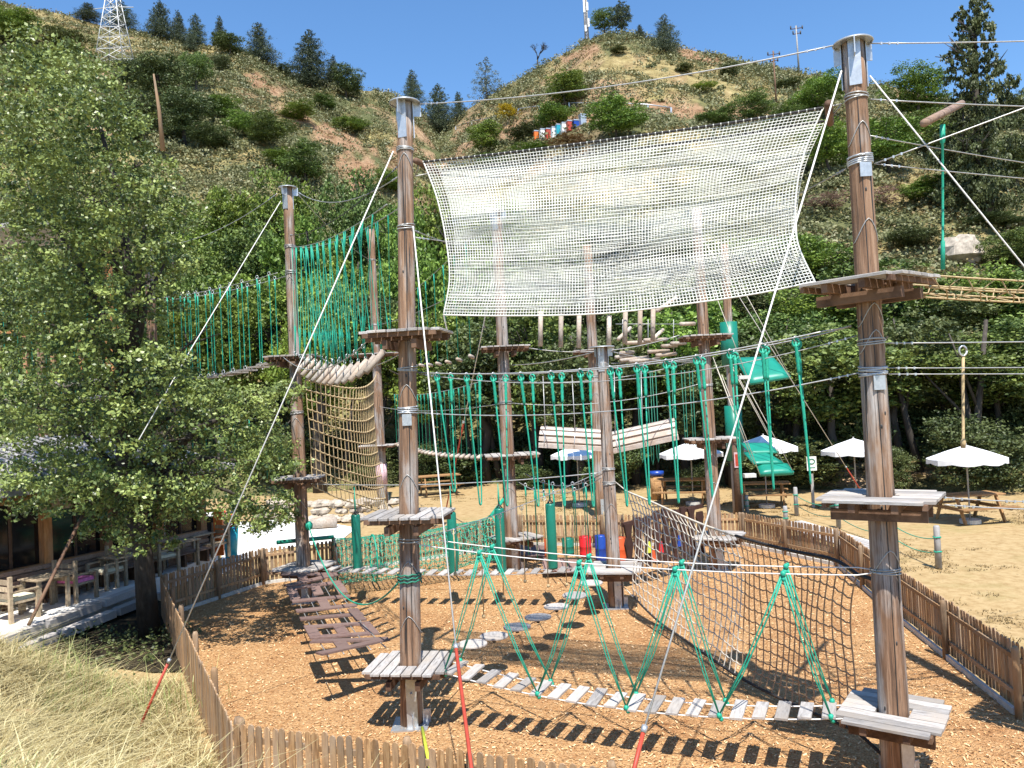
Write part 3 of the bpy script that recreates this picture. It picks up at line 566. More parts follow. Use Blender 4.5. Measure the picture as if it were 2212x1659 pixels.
# thicket at the foot of the wood
rs = random.Random(5); px = -60; i = 0
while px < 2420:
    Y = np.interp(px, [0, 900, 1500, 1750, 2212], [44, 43, 36, 33, 29.5]) + (rs.uniform(0, 1.5) if i % 3 == 1 else rs.uniform(3.5, 5.5)); q = ad(px, 900, Y)
    tree('thicket_bush', 'dark bush in the shaded thicket under the wood', Vector((q.x, q.y, -.05)), (rs.choice([1.0, 1.6, 2.2]) if i % 2 else rs.choice([2.8, 3.6, 4.4])) * rs.uniform(.8, 1.2), rs.uniform(1.0, 1.6) if i % 2 else rs.uniform(2.2, 3.), 'round', 'dark', .0, 'bush', 'dark bushes under the wood', False); LASTT[0]['label'] = nth(i) + ' dark bush from the left in the shaded thicket under the wood'; px += rs.uniform(45, 85); i += 1
rs = random.Random(9); ti = 0
for px in range(-40, 2400, 70):   # bare trunks seen against the dark
    Y = np.interp(px, [0, 900, 1500, 1750, 2212], [46, 45, 38.5, 35.5, 32.5]) + rs.uniform(-.6, 1.5); q = ad(px + rs.uniform(-20, 20), 900, Y); mb = MB(); b0 = Vector((q.x, q.y, -.1)); r = rs.uniform(.09, .2)
    e = b0 + Vector((rs.uniform(-1.3, 1.3), 0, rs.uniform(5, 7))); mb.tube([b0, lerp(b0, e, .35) + Vector((rs.uniform(-.2, .2), 0, 0)), e], [r * 1.2, r, r * .5], 7); mb.tube([lerp(b0, e, .5), e + Vector((rs.uniform(-2, 2), 0, -.5))], [r * .5, r * .2], 5)
    o = part('tree_trunk', mb, M['bark']); ti += 1; tag(o, nth(ti - 1) + ' bare trunk from the left at the front edge of the wood', 'tree trunk', 'trunks at the front edge of the wood')

# foreground tree
TD = 16.0
BL = [(120, 130, 70, 60), (60, 200, 90, 80), (190, 190, 80, 90), (120, 280, 140, 110), (250, 270, 70, 90), (60, 380, 120, 120), (200, 400, 130, 120), (320, 380, 70, 60), (345, 450, 75, 65), (110, 520, 150, 110), (270, 520, 110, 100), (370, 560, 50, 55),
      (60, 650, 120, 110), (200, 660, 130, 100), (320, 650, 70, 80), (90, 780, 140, 100), (240, 790, 130, 90), (340, 800, 90, 60), (430, 850, 70, 45), (40, 900, 110, 90), (190, 910, 150, 90), (330, 920, 110, 90), (460, 900, 80, 60), (560, 870, 55, 40), (600, 850, 40, 28),
      (560, 960, 60, 45), (590, 1000, 45, 30), (480, 1000, 90, 60), (360, 1040, 100, 70), (230, 1040, 110, 60), (100, 1020, 120, 60), (560, 1085, 70, 42), (450, 1080, 70, 45), (300, 1120, 60, 70), (340, 1170, 28, 30), (590, 1120, 45, 30), (30, 1060, 60, 40), (150, 1090, 60, 40), (215, 1140, 40, 30)]
B = []; rs = random.Random(3)
for (px, py, rx, ry) in BL:
    for dY in ((-1.9, .2, 2.1) if rx > 75 else (-.7, 1.0)):
        Yb = TD + dY + rs.uniform(-.4, .4); q = ad(px, py, Yb); k = Yb / FL; sh = .86 if abs(dY) > 1.5 else 1; B.append((q.x, q.y, q.z, rx * k * sh, 1.25 * sh, ry * k * sh))
P, v = blobpts(B, 125000, 77, .40, .22, 46)
tb = az(322, 1342, 0); tb.y = TD + .4; tb.x = (tb.x / az(322, 1342, 0).y) * TD if False else ad(322, 1342, TD + .4).x; tb.z = -.05
t = thing('alder_tree', 'big leafy tree filling the left side, growing beside the terrace', 'tree', tb)
me = quads('crown', leafcloud(P - np.array(tb), np.ones(len(P)), .082, 5, .45, .66), L['alder'], v); link('crown', me, t)
mb = MB(); tp = ad(235, 240, TD); limbs(mb, tb, tp, .19, 2.5, 26, 12, .2)
for (px, py) in [(560, 870), (580, 1000), (440, 1040), (60, 900), (100, 700), (360, 560), (60, 400), (330, 380), (550, 1085)]:
    a = lerp(tb, tp, .28 if py > 800 else .5); e = ad(px, py, TD + rs.uniform(-1, 1)); mb.tube([a, lerp(a, e, .5) + Vector((0, 0, .4)), e], [.11, .06, .02], 6)
part('trunk', mb, M['bark'], t)
# ---------------------------------------------------------------- picket fences
def picketmesh():
    mb = MB(); w, t, h = .076, .018, .93; pr = [(-w / 2, .05), (w / 2, .05), (w / 2, h - .04), (w * .36, h - .012), (0, h), (-w * .36, h - .012), (-w / 2, h - .04)]
    n = len(pr); vs = [(x, -t / 2, z) for x, z in pr] + [(x, t / 2, z) for x, z in pr]
    mb.add(vs, [tuple(range(n)), tuple(range(2 * n - 1, n - 1, -1))] + [((i + 1) % n, i, n + i, n + (i + 1) % n) for i in range(n)]); return mb.mesh('picket', M['fence'])
PK = picketmesh(); pmb = MB(); pmb.tube([(0, 0, -.1), (0, 0, .9), (0, 0, .95)], [.048, .048, .03], 10); PM = pmb.mesh('post', M['fpost'])
def fence(a, b, label, inner, new=False, skip=None):
    a = Vector((a.x, a.y, 0)); b = Vector((b.x, b.y, 0)); d = b - a; Lf = d.length; d.normalize(); nn = Vector((-d.y, d.x, 0)) * inner; rz = atan2(d.y, d.x)
    t = thing('picket_fence', label, 'fence', a, 'picket fence panels round the mulch area'); n = int(Lf / .108)
    for i in range(n):
        s = (i + .5) * Lf / n
        if skip and skip[0] < s < skip[1]: continue
        R = Matrix.Rotation(rz + random.uniform(-.05, .05), 3, 'Z') @ Matrix.Rotation(random.uniform(-.018, .018), 3, 'Y')
        inst('picket', PK, t, a + d * s - nn * .001 * (i % 3) + Vector((0, 0, random.uniform(-.012, .014))), R, (random.uniform(.92, 1.06), 1, random.uniform(.985, 1.012)))
    for z in (.26, .74):
        mb = MB(); mb.beam(a + nn * .034 + Vector((0, 0, z)), b + nn * .034 + Vector((0, 0, z + .004)), .034, .062); part('rail', mb, M['fencenew'] if new else M['fence'], t)
    k = max(1, round(Lf / 2.1))
    for i in range(k + 1): inst('post', PM, t, a + d * (Lf * i / k * .996 + .02) + nn * .105)
    return t
FN = ['long left fence side, nearer half, seen from outside and almost end on', 'left fence side, farther half beside the big tree trunk', 'short slanting fence left of the second tall pole', 'fence piece behind the second tall pole, before white paving',
      'long back left fence running behind the green tunnel net', 'back fence behind the coloured drums', 'back fence behind the dark boards, pale rail', 'right back fence panel sloping toward the big pole', 'right fence running past the big right pole', 'long right fence leading down to the right picture edge', 'right fence beyond the picture edge', 'front fence outside the right lower corner', 'front fence under the plank bridge, beyond the frame', 'near front fence with rounded pickets along the bottom']
cen = Vector((0, 14, 0))
for i in range(len(FP)):
    a, b = FP[i], FP[(i + 1) % len(FP)]
    if i in (10, 11, 12): continue
    d = b - a; nn = Vector((-d.y, d.x, 0)); inner = 1 if (cen - a).dot(nn) > 0 else -1
    fence(a, b, FN[i], inner, 4 <= i <= 7)

# ---------------------------------------------------------------- poles and platforms
PLM = {}
def plankmesh(w, l, t, mat, name='plank'):
    k = (round(w, 3), round(l, 3), round(t, 3), mat)
    if k not in PLM:
        mb = MB(); x, y, z = w / 2, l / 2, t / 2; c = .006
        mb.add([(-x, -y, -z), (x, -y, -z), (x, y, -z), (-x, y, -z), (-x, -y, z - c), (x, -y, z - c), (x, y, z - c), (-x, y, z - c), (-x + c, -y + c, z), (x - c, -y + c, z), (x - c, y - c, z), (-x + c, y - c, z)],
               [(3, 2, 1, 0), (8, 9, 10, 11)] + [(i, (i + 1) % 4, 4 + (i + 1) % 4, 4 + i) for i in range(4)] + [(4 + i, 4 + (i + 1) % 4, 8 + (i + 1) % 4, 8 + i) for i in range(4)])
        PLM[k] = mb.mesh(name, M[mat])
    return PLM[k]
def axis_at(pb, pt, z): t = (z - pb.z) / (pt.z - pb.z); return lerp(pb, pt, t)
def platform(pole, c, size, ang, r, n=9, dark=False):
    """plank deck on dark joists round the pole; planks run along local y"""
    R = Matrix.Rotation(radians(ang), 3, 'Z'); hx, hy = size[0] / 2, size[1] / 2; X = R @ Vector((1, 0, 0)); Y = R @ Vector((0, 1, 0)); th = .035; top = c.z
    mb = MB(); jz = top - th - .052
    for s in (-1, 1):
        o = c + X * 0 + Y * s * (r + .045); o.z = jz; mb.beam(o - X * (hx - .04), o + X * (hx - .04), .07, .10)
        o = c + Y * s * (hy - .10); o.z = jz + .02; mb.beam(o - X * (hx - .06), o + X * (hx - .06), .05, .06)
        o = c + X * s * (r + .045); o.z = jz - .113; mb.beam(o - Y * (hy * .82), o + Y * (hy * .82), .07, .12)
    for sx_ in (-.6, .6):
        for sy in (-1, 1): o = c + X * sx_ * r + Y * sy * (r + .085); o.z = jz; mb.tube([o, o + Y * sy * .02], .028, 8)
    pf = part('platform', mb, M['joist'], pole); w = size[0] / n
    for i in range(n):
        u = -hx + w * (i + .5); e = .10 if i in (0, n - 1) else 0.; o = c + X * u; o.z = top - th / 2 + random.uniform(-.002, .002)
        if abs(u) < r * .95:       # boards cut to make room for the pole
            g_ = sqrt(max(0, r * r - u * u)) + .02
            for s in (-1, 1): l = hy - g_; inst('plank', plankmesh(w - .02, round(l, 2), th, 'deck'), pf, o + Y * s * (g_ + l / 2), R @ Matrix.Rotation(random.uniform(-.006, .006), 3, 'Z'))
        else: inst('plank', plankmesh(w - .02, round(size[1] - 2 * e, 2), th, 'deck'), pf, o + Y * random.uniform(-.012, .012), R @ Matrix.Rotation(random.uniform(-.006, .006), 3, 'Z'))
    return pf
M['deck'] = wood('weathered_deck_wood', [(.19, .175, .165), (.36, .34, .325), (.48, .46, .44), (.40, .35, .30)], (18, 2.5, 18), bs=.5)
def collar(mb, pb, pt, z, r, turns=3, rr=.009):
    for k in range(turns):
        c = axis_at(pb, pt, z + k * .022); ph = random.uniform(0, 6); mb.tube([c + Vector((cos(a + ph) * (r + rr), sin(a + ph) * (r + rr), sin(a) * .012)) for a in [2 * pi * i / 14 for i in range(15)]], rr, 5)
def pole(label, base, topz, r, lean=(0, 0), disc=True, shoe=True, collars=(), r2=.68, loops=(), group=None, toprad=.34, clamp=()):
    base = Vector((base.x, base.y, base.z)); top = Vector((base.x + lean[0], base.y + lean[1], topz)); t = thing('course_pole', label, 'pole', base, group)
    n = 20; pts = [lerp(base, top, i / 14) for i in range(15)]; rs_ = [r * (1 + (r2 - 1) * i / 14) for i in range(15)]
    mb = MB(); mb.tube(pts, rs_, n); rn = random.Random(sum(map(ord, label)))
    for k in range(14):                                # drying cracks standing open as thin dark wedges
        a = rn.uniform(0, 2 * pi); z0 = rn.uniform(.1, .85); l = rn.uniform(.05, .16)
    part('shaft', mb, M['pole'], t)
    cr = MB()
    for k in range(7):
        a = rn.uniform(pi * 1.05, pi * 1.95); i0 = rn.uniform(.02, .8); l = rn.uniform(.05, .17); q = []
        for j in range(6):
            s = i0 + l * j / 5; c = lerp(base, top, s); rr = r * (1 + (r2 - 1) * s); aa = a + rn.uniform(-.03, .03); q.append(c + Vector((cos(aa), sin(aa), 0)) * (rr + .0005))
        cr.tube(q, [.001, .006, .008, .008, .005, .001], 4)
    aa = rn.uniform(pi * 1.38, pi * 1.6); q = []
    for j in range(26): s = .03 + .93 * j / 25; c = lerp(base, top, s); rr = r * (1 + (r2 - 1) * s); w_ = aa + .10 * sin(s * 5 + rn.random() * .3) ; q.append(c + Vector((cos(w_), sin(w_), 0)) * (rr + .0003))
    cr.tube(q, [.001] + [rn.uniform(.003, .007) for _ in range(24)] + [.001], 4)
    for k in range(9):
        a = rn.uniform(pi * 1.05, pi * 1.95); s = rn.uniform(.03, .95); rr = r * (1 + (r2 - 1) * s); c = lerp(base, top, s) + Vector((cos(a), sin(a), 0)) * (rr - .006); cr.tube([c - Vector((0, 0, .03)), c - Vector((0, 0, .012)), c + Vector((0, 0, .012)), c + Vector((0, 0, .03))], [.004, .013, .013, .004], 6)
    part('crack', cr, M['dark'], t, stuff=True)
    if disc:
        mb = MB(); c = top; k = 28; ring = [(c.x + cos(2 * pi * i / k) * toprad, c.y + sin(2 * pi * i / k) * toprad) for i in range(k)]; mb.prism(ring, c.z + .005, c.z + .017); mb.tube([c + Vector((cos(2 * pi * i / k) * (toprad + .004), sin(2 * pi * i / k) * (toprad + .004), .0)) for i in range(k + 1)], .011, 5)
        part('top_disc', mb, M['galv'], t)
        for a in (radians(250), radians(10), radians(130)):
            mb = MB(); rr = r * r2 + .006; p0 = c + Vector((cos(a) * rr, sin(a) * rr, .004)); mb.box(p0 - Vector((0, 0, .26)), (.012, .13, .52), rz=a); mb.box(p0 + Vector((cos(a), sin(a), 0)) * .06 - Vector((0, 0, .10)), (.11, .012, .19), rz=a); part('bracket', mb, M['galv'], t)
    if shoe:
        for a in (radians(285), radians(105), radians(15)):
            mb = MB(); p0 = base + Vector((cos(a) * (r + .007), sin(a) * (r + .007), .35)); mb.box(p0, (.012, .15, .70), rz=a); mb.box(base + Vector((cos(a) * (r + .07), sin(a) * (r + .07), .10)), (.11, .012, .20), rz=a, taper=1)
            mb.tube([p0 + Vector((0, 0, .15)), p0 + Vector((cos(a) * .03, sin(a) * .03, .15))], .016, 6); part('base_bracket', mb, M['galv'], t)
        mb = MB(); mb.box(base + Vector((0, 0, .024)), (.5, .5, .022)); part('base_plate', mb, M['galv'], t)
    if collars:
        for z in collars:
            mb = MB(); collar(mb, base, top, z, r * (1 + (r2 - 1) * (z - base.z) / (topz - base.z))); part('cable_collar', mb, M['steel'], t)
    for z in clamp:
        rr = r * (1 + (r2 - 1) * (z - base.z) / (topz - base.z)); c = axis_at(base, top, z); mb = MB(); mb.box(c + Vector((0, -rr - .01, -.09)), (.13, .014, .16)); part('clamp_plate', mb, M['galv'], t)
        mb = MB(); collar(mb, base, top, z, rr, 5, .011); part('cable_collar', mb, M['galv'], t)
    for z in loops:        # thin cable sling hanging round the shaft
        rr = r * (1 + (r2 - 1) * (z - base.z) / (topz - base.z)) + .006; c = axis_at(base, top, z); mb = MB()
        mb.tube([c + Vector((cos(a) * rr, sin(a) * rr, -.26 * abs(cos(a)) ** 1.6)) for a in [pi + pi * i / 12 for i in range(13)]], .006, 5); part('sling', mb, M['steel'], t)
    t['_b'] = 0; del t['_b']; return t, base, top
P1, p1b, p1t = pole('left front tall weathered pole with steel disc on top', Vector((-1.63, 11.2, 0)), 8.74, .155, (.30, 0), collars=(8.05, 6.95, 4.95, 2.55), clamp=(4.35,), loops=(3.5, 1.55, 2.3, 4.75, 8.0), toprad=.21)
PR, prb, prt = pole('nearest right tall weathered pole with steel disc on top', Vector((4.09, 8.98, 0)), 8.33, .165, (-.03, 0), collars=(7.68, 2.33, 4.9), clamp=(6.94, 4.55), loops=(5.35, 5.05, 7.4, 6.3, 2.6), toprad=.205)
PM_, pmb_, pmt = pole('second tall pole left of the front one, at the head of the letter bridge', Vector((-5.06, 18.65, 0)), 9.72, .165, (0, 0), collars=(8.3, 7.7, 4.4), loops=(7.6, 4.3, 2.4), toprad=.2)
PC, pcb, pct = pole('short orange streaked pole in the middle with the bracketed head', Vector((1.96, 16.88, 0)), 5.5, .155, (-.02, 0), collars=(5.1, 2.6, 2.9), loops=(2.2,), toprad=.26)
PD, pdb, pdt = pole('tall middle pole between green tunnel net and log walk', Vector((-.2, 21.02, 0)), 9.5, .19, collars=(8.6, 5.0, 4.4), loops=(5.5, 2.2, 4.9), toprad=.22)
PF, pfb, pft = pole('tall pole behind the right end of the big net, above the dark boards', Vector((4.88, 19.93, 0)), 9.05, .175, (-.04, 0), collars=(8.4, 4.6), loops=(5.5, 2.9, 2.2), disc=False)
PE, peb, pet = pole('far pole beyond the back fence behind the middle one', Vector((3.05, 29.53, 0)), 10.1, .23, collars=(9, 5.2), loops=(4.6,), disc=False)
PG, pgb, pgt = pole('far pole wrapped in green padding right of the middle', Vector((8.0, 29.04, 0)), 9.8, .2, collars=(8.9,), disc=False, shoe=False)
PH, phb, pht = pole('far slender pole seen behind the hanging green ropes', Vector((-5.97, 35.39, 0)), 12.4, .23, collars=(11, 8.1), loops=(6.3, 5.6, 2.2, 1.6), disc=False)
PL_, plb, plt = pole('tall orange brown pole showing through the leaves of the big tree', Vector((ad(335, 900, 21.5).x, 21.5, 0)), 9.2, .17, collars=(8,), disc=False)
for y, a in ((9.6, 'pole glimpsed behind the left edge of the tree, above the hut roof'),):
    pole(a, Vector((ad(92, 900, 24).x, 24, 0)), 7.6, .16, disc=False)
PX, pxb, pxt = pole('pole standing just outside the right edge of the frame', Vector((6.7, 8.9, 0)), 8.3, .16, collars=(7.4,), disc=False)
PLA = -8
platform(P1, axis_at(p1b, p1t, .88), (1.16, 1.0), -9, .16, 8); platform(P1, axis_at(p1b, p1t, 2.96), (1.16, 1.0), -9, .16, 8); platform(P1, axis_at(p1b, p1t, 5.50), (1.16, 1.0), -9, .16, 8)
platform(PR, axis_at(prb, prt, .80), (1.16, 1.06), 54, .17, 8)
platform(PR, axis_at(prb, prt, 3.2), (1.12, 1.2), 56, .17, 9); platform(PR, axis_at(prb, prt, 5.62), (1.16, 1.2), 38, .17, 8)
platform(PM_, Vector((-5.02, 18.65, .86)), (1.25, 1.15), 70, .17, 8); platform(PM_, Vector((-5.06, 18.6, 2.93)), (1.15, 1.05), 0, .17, 8); platform(PM_, Vector((-5.1, 18.6, 5.75)), (1.15, 1.05), 0, .17, 8)
platform(PC, Vector((1.96, 16.88, .86)), (1.2, 1.15), 78, .16, 8)
platform(PD, Vector((-.1, 21.02, .90)), (1.2, 1.1), 30, .19, 8); platform(PD, Vector((-.1, 21.02, 3.07)), (1.45, 1.1), 5, .19, 8); platform(PD, Vector((-.15, 21.02, 5.9)), (1.3, 1.1), 5, .19, 8)
platform(PF, Vector((4.98, 19.93, .88)), (1.35, 1.1), 60, .18, 8); platform(PF, Vector((4.88, 19.93, 3.3)), (1.25, 1.0), 0, .18, 8); platform(PF, Vector((4.88, 19.93, 5.86)), (1.25, 1.0), 0, .18, 8)
platform(PE, Vector((3.05, 29.53, 6.2)), (1.5, 1.1), 0, .23, 6); platform(PH, Vector((-6.0, 35.4, 6.85)), (2.4, 1.2), 0, .23, 8); platform(PH, Vector((-6.1, 35.4, 2.8)), (1.6, 1.2), 0, .23, 6)
platform(PL_, Vector((plb.x, 21.5, 5.75)), (1.3, 1.1), 0, .17, 7); platform(PX, Vector((6.7, 8.9, 3.12)), (1.15, 1.15), 40, .17, 8)
mb = MB(); c = axis_at(p1b, p1t, 1.98); mb.tube([c + Vector((cos(a / 3 * 1.0) * .165, sin(a / 3 * 1.0) * .165, .016 * (a / 6.28) + .01 * sin(a * 3))) for a in range(0, 57)], .012, 5)
tag(part('tied_rope', mb, M['dkgreenrope']), 'dark green cord wound round the front left pole above its lowest deck', 'rope')
# green padding round the far pole
for z0, z1, lb in ((5.4, 6.95, 'upper green padding sleeve wrapped round the far right pole'), (1.9, 3.9, 'lower dark green padding sleeve wrapped round the far right pole')):
    mb = MB(); mb.tube([(8.0, 29.04, z0), (8.0, 29.04, z1)], .31, 16); tag(part('pole_padding', mb, M['pad']), lb, 'padding')

# ---------------------------------------------------------------- cables
CN = [0]
def cable(a, b, s, label, r=.0065, mat='steel', cat='cable', clips=True, n=18, group=None):
    mb = MB(); pts = sag(a, b, s, n); mb.tube(pts, r, 5, smooth=True); t = part('steel_cable', mb, M[mat]); tag(t, label, cat, group)
    ORG[t.name] = Vector(t.location)
    if clips:
        mb = MB(); a = Vector(a); b = Vector(b); d = (Vector(pts[1]) - a).normalized(); up = Vector((0, 0, 1))
        for k in range(3): q = a + d * (.12 + .09 * k); mb.box(q, (.020, .016, .028), rz=atan2(d.y, d.x))
        d = (Vector(pts[-2]) - b).normalized()
        for k in range(3): q = b + d * (.12 + .09 * k); mb.box(q, (.020, .016, .028), rz=atan2(d.y, d.x))
        part('cable_clip', mb, M['galv'], t, stuff=True)
    return t
def on(pole_b, pole_t, z, dx=0, dy=0): c = axis_at(pole_b, pole_t, z); return c + Vector((dx, dy, 0))
cable(on(p1b, p1t, 8.72, .2), on(prb, prt, 8.32, -.2), .12, 'top cable joining the discs of the two front poles', .009)
cable(on(prb, prt, 8.32, .2), (12, 8.6, 8.2), .1, 'top cable leaving the right disc out of frame', .008)
cable(on(prb, prt, 7.68, .16), (12, 9.2, 7.4), .12, 'cable right of the nearest pole carrying the wooden spreader', .008)
cable(on(prb, prt, 7.30, .16, .1), (12, 12.4, 7.2), .1, 'second cable right of the nearest pole, lower end of the spreader', .007)
cable(on(prb, prt, 6.94, .16), (12, 7.2, 9.2), .0, 'cable climbing to the right edge from the clamp plate', .008)
cable(on(prb, prt, 6.94, .16), (12, 10, 6.3), .05, 'cable dropping to the right edge from the clamp plate', .007)
cable(on(prb, prt, 4.9, .17), (14, 9.8, 4.75), .05, 'cable right of the nearest pole where the tan rope hangs', .008)
cable(on(prb, prt, 4.62, .17), (13, 9.2, 4.5), .08, 'lower cable right of the nearest pole', .006); cable(on(prb, prt, 4.55, .17), (13, 8.6, 4.2), .02, 'lowest cable right of the nearest pole', .006)
cable(on(prb, prt, 3.15, .6, 0), (5.75, 8.9, 3.05), .01, 'short taut cable between the two right hand middle decks, rear', .007); cable(on(prb, prt, 3.1, .55, -.3), (5.8, 8.6, 3.0), .01, 'short taut cable between the two right hand middle decks, front', .007)
cable(on(prb, prt, 6.94, -.1, .15), on(pfb, pft, 8.4), .1, 'cable from the right clamp plate back to the pole behind the net', .007)
cable(on(p1b, p1t, 6.95, .1, .1), on(pdb, pdt, 8.6), .15, 'thin cable from the left front pole to the tall middle pole, upper', .007); cable(on(p1b, p1t, 6.85, .1, .1), on(pfb, pft, 8.3), .25, 'thin cable from the left front pole to the pole behind the net', .007)
cable(on(pmb_, pmt, 9.6, .25), on(p1b, p1t, 7.7, -.1), .3, 'cable from the second pole disc down to the left front pole', .008); cable(on(pmb_, pmt, 9.6, -.25), on(plb, plt, 9.1), .3, 'cable from the second pole disc into the big tree', .008)
cable(on(pmb_, pmt, 9.6, .2, .1), on(phb, pht, 11), .2, 'cable from the second pole disc to the far slender pole', .009)
cable(on(p1b, p1t, 7.9, -.1, .1), on(pmb_, pmt, 8.6), .25, 'dark cable from the left front pole head to the second pole', .009, 'dark')
cable(on(p1b, p1t, 2.55, .15, .2), on(pcb, pct, 2.95), .08, 'hand cable above the round stepping discs', .008)
cable(on(pcb, pct, 5.4, -.2), on(pdb, pdt, 5.4, .2), .06, 'cable between the short middle pole head and the tall middle pole', .012); cable(on(pcb, pct, 5.4, .2), on(pfb, pft, 5.2), .08, 'cable from the short middle pole head to the pole above the dark boards', .01)
cable(on(pdb, pdt, 4.4, .15), on(pfb, pft, 4.7), .25, 'cable above the slatted half barrels', .01); cable(on(pdb, pdt, 5.0, .15, .3), on(pfb, pft, 5.3, 0, .3), .25, 'second cable above the slatted half barrels', .01)
cable(on(phb, pht, 4.5), on(pdb, pdt, 4.4, -.1), .2, 'hand cable above the distant log walk', .012); cable(on(phb, pht, 8.1), on(pdb, pdt, 7.9, -.1), .2, 'upper cable above the distant green rope walk', .012)
cable(on(pfb, pft, 8.6), on(pgb, pgt, 8.9), .2, 'cable between the two right background poles', .01); cable(on(peb, pet, 9), on(pdb, pdt, 8.8), .2, 'cable from the far pole to the tall middle pole', .012); cable(on(peb, pet, 9), on(pgb, pgt, 8.9), .2, 'cable between the two far background poles', .013)
cable(on(p1b, p1t, 4.9, .15, .1), on(prb, prt, 5.0, -.16), .30, 'unused sagging cable just over the green rope stirrups', .006)
cable(on(p1b, p1t, 4.35, .15, 0), on(prb, prt, 4.58, -.16, 0), .20, 'long lower cable behind the green rope stirrups', .008)

# guy ropes with coloured sleeves
def guy(label, pts, sleeve, mat, r=.0095):
    mb = MB(); mb.tube(pts, r, 6); t = part('guy_rope', mb, M['guy']); ORG[t.name] = Vector(t.location); tag(t, label, 'guy rope')
    if sleeve:
        mb = MB(); mb.tube(sleeve, r * 2.0, 8); part('sleeve', mb, M[mat], t); mb = MB(); d = (Vector(sleeve[1]) - Vector(sleeve[0])).normalized(); mb.tube([Vector(sleeve[0]) - d * .05, Vector(sleeve[0]) + d * .01], r * 2.9, 8); part('ferrule', mb, M['galv'], t)
    return t
q0 = on(p1b, p1t, 8.05, -.16, -.05); a1 = ad(285, 1475, 11.3); a1.z = float(bankz(a1.x, a1.y)) + .02; q1 = lerp(a1, q0, .132); guy('white guy rope from the left front pole head to a red sleeve in the bank', [q0, q1], [q1, a1], 'red')
q0 = on(p1b, p1t, 6.95, .12, -.15); e0 = ad(1020, 1672, 7.4); q1 = ad(985, 1400, 8.6); guy('white guy rope right of the left front pole, ending in a long red sleeve', [q0, q1], [q1, e0, ad(1030, 1760, 7.0)], 'red')
q0 = on(prb, prt, 8.0, -.17, -.05); q1 = ad(1390, 1580, 6.8); guy('white guy rope slanting left from the right pole head to an orange red sleeve', [q0, q1], [q1, ad(1355, 1720, 6.5)], 'red')
q0 = on(prb, prt, 7.95, .17, 0); guy('white guy rope slanting right from the right pole head out of frame', [q0, ad(2212, 575, 8.9), ad(2600, 1060, 8.8)], None, None)
q0 = on(pmb_, pmt, 9.4, -.16, -.05); guy('white guy rope from the second pole head down into the big tree', [q0, ad(415, 750, 15.2), ad(300, 950, 13.5)], None, None)
q0 = on(pfb, pft, 8.5); a1 = az(1885, 1100, .0); guy('thin guy rope from the pole behind the net down toward the umbrellas', [q0, lerp(q0, a1, .8)], [lerp(q0, a1, .8), a1], 'red', .01)
q0 = on(pdb, pdt, 8.4); a1 = az(1005, 1150, .0); a1 = Vector((-3.0, 33, 0)); guy('guy rope with a red sleeve behind the tall middle pole', [q0, lerp(q0, a1, .55)], [lerp(q0, a1, .55), a1], 'red', .014)
mb = MB(); mb.tube([az(912, 1572, .05), ad(922, 1625, 9.8), ad(935, 1680, 8.9)], .022, 8); tag(part('ground_sleeve', mb, M['yellow']), 'yellow green sleeve on a ground cable at the foot of the left front pole', 'sleeve')
mb = MB(); q = az(80, 1400, .8); mb.tube([ad(62, 1350, 13.4), ad(180, 1110, 15.2)], .03, 8); tag(part('leaning_pipe', mb, M['joist']), 'rusty dark red pipe leaning across the terrace chairs', 'pipe')
mb = MB(); mb.tube([ad(332, 160, 30), ad(344, 240, 30), ad(352, 325, 30)], [.035, .07, .10], 8); tag(part('bare_pole', mb, M['fpost']), 'leaning bare brown pole among the trees on the left slope', 'pole')

# ---------------------------------------------------------------- the front plank bridge with green rope zigzag
A = on(p1b, p1t, .84, .50, -.1); B_ = on(prb, prt, .78, -.52, .1); dv = (B_ - A); hd = Vector((dv.x, dv.y, 0)).normalized(); pn = Vector((-hd.y, hd.x, 0)); rzb = atan2(hd.y, hd.x)
t = thing('plank_bridge', 'low plank bridge on white cables hung by zigzag green ropes, front', 'rope bridge', A)
path = sag(A, B_, .20, 60)
def along(path, s): s *= len(path) - 1; i = min(int(s), len(path) - 2); return lerp(path[i], path[i + 1], s - i)
for k in range(20):
    s = (k + .6) / 20.2; c = along(path, s); inst('plank', plankmesh(.145, .52, .03, 'deck'), t, c + Vector((0, 0, .01)), Matrix.Rotation(rzb + random.uniform(-.04, .04), 3, 'Z') @ Matrix.Rotation(random.uniform(-.06, .06), 3, 'Y') @ Matrix.Rotation(random.uniform(-.05, .05), 3, 'X'))
for s in (-1, 1):
    mb = MB(); mb.tube([p + pn * s * .20 - Vector((0, 0, .018)) for p in path], .009, 5); part('foot_cable', mb, M['guy'], t)
HA = on(p1b, p1t, 2.55, .15); HB = on(prb, prt, 2.35, -.16); hp = sag(HA, HB, .10, 40)
for s in (-1, 1):
    mb = MB(); mb.tube([p + pn * s * (.20 if 0 < i < 40 else .10) for i, p in enumerate(hp)], .0075, 5); part('hand_cable', mb, M['guy'], t)
def thick(p, q, r, f=.16): return ([p, lerp(p, q, .02), lerp(p, q, f), lerp(p, q, f + .01), q], [r * 1.9, r * 2.1, r * 1.9, r, r])
def knot(mb, c, r=.03): mb.tube([c + Vector((0, 0, r)), c + Vector((0, 0, r * .4)), c - Vector((0, 0, r * .6)), c - Vector((0, 0, r))], [r * .5, r, r * .9, r * .4], 7)
tops = [.175, .415, .625, .84]; bots = [0.02, .285, .515, .735, .975]
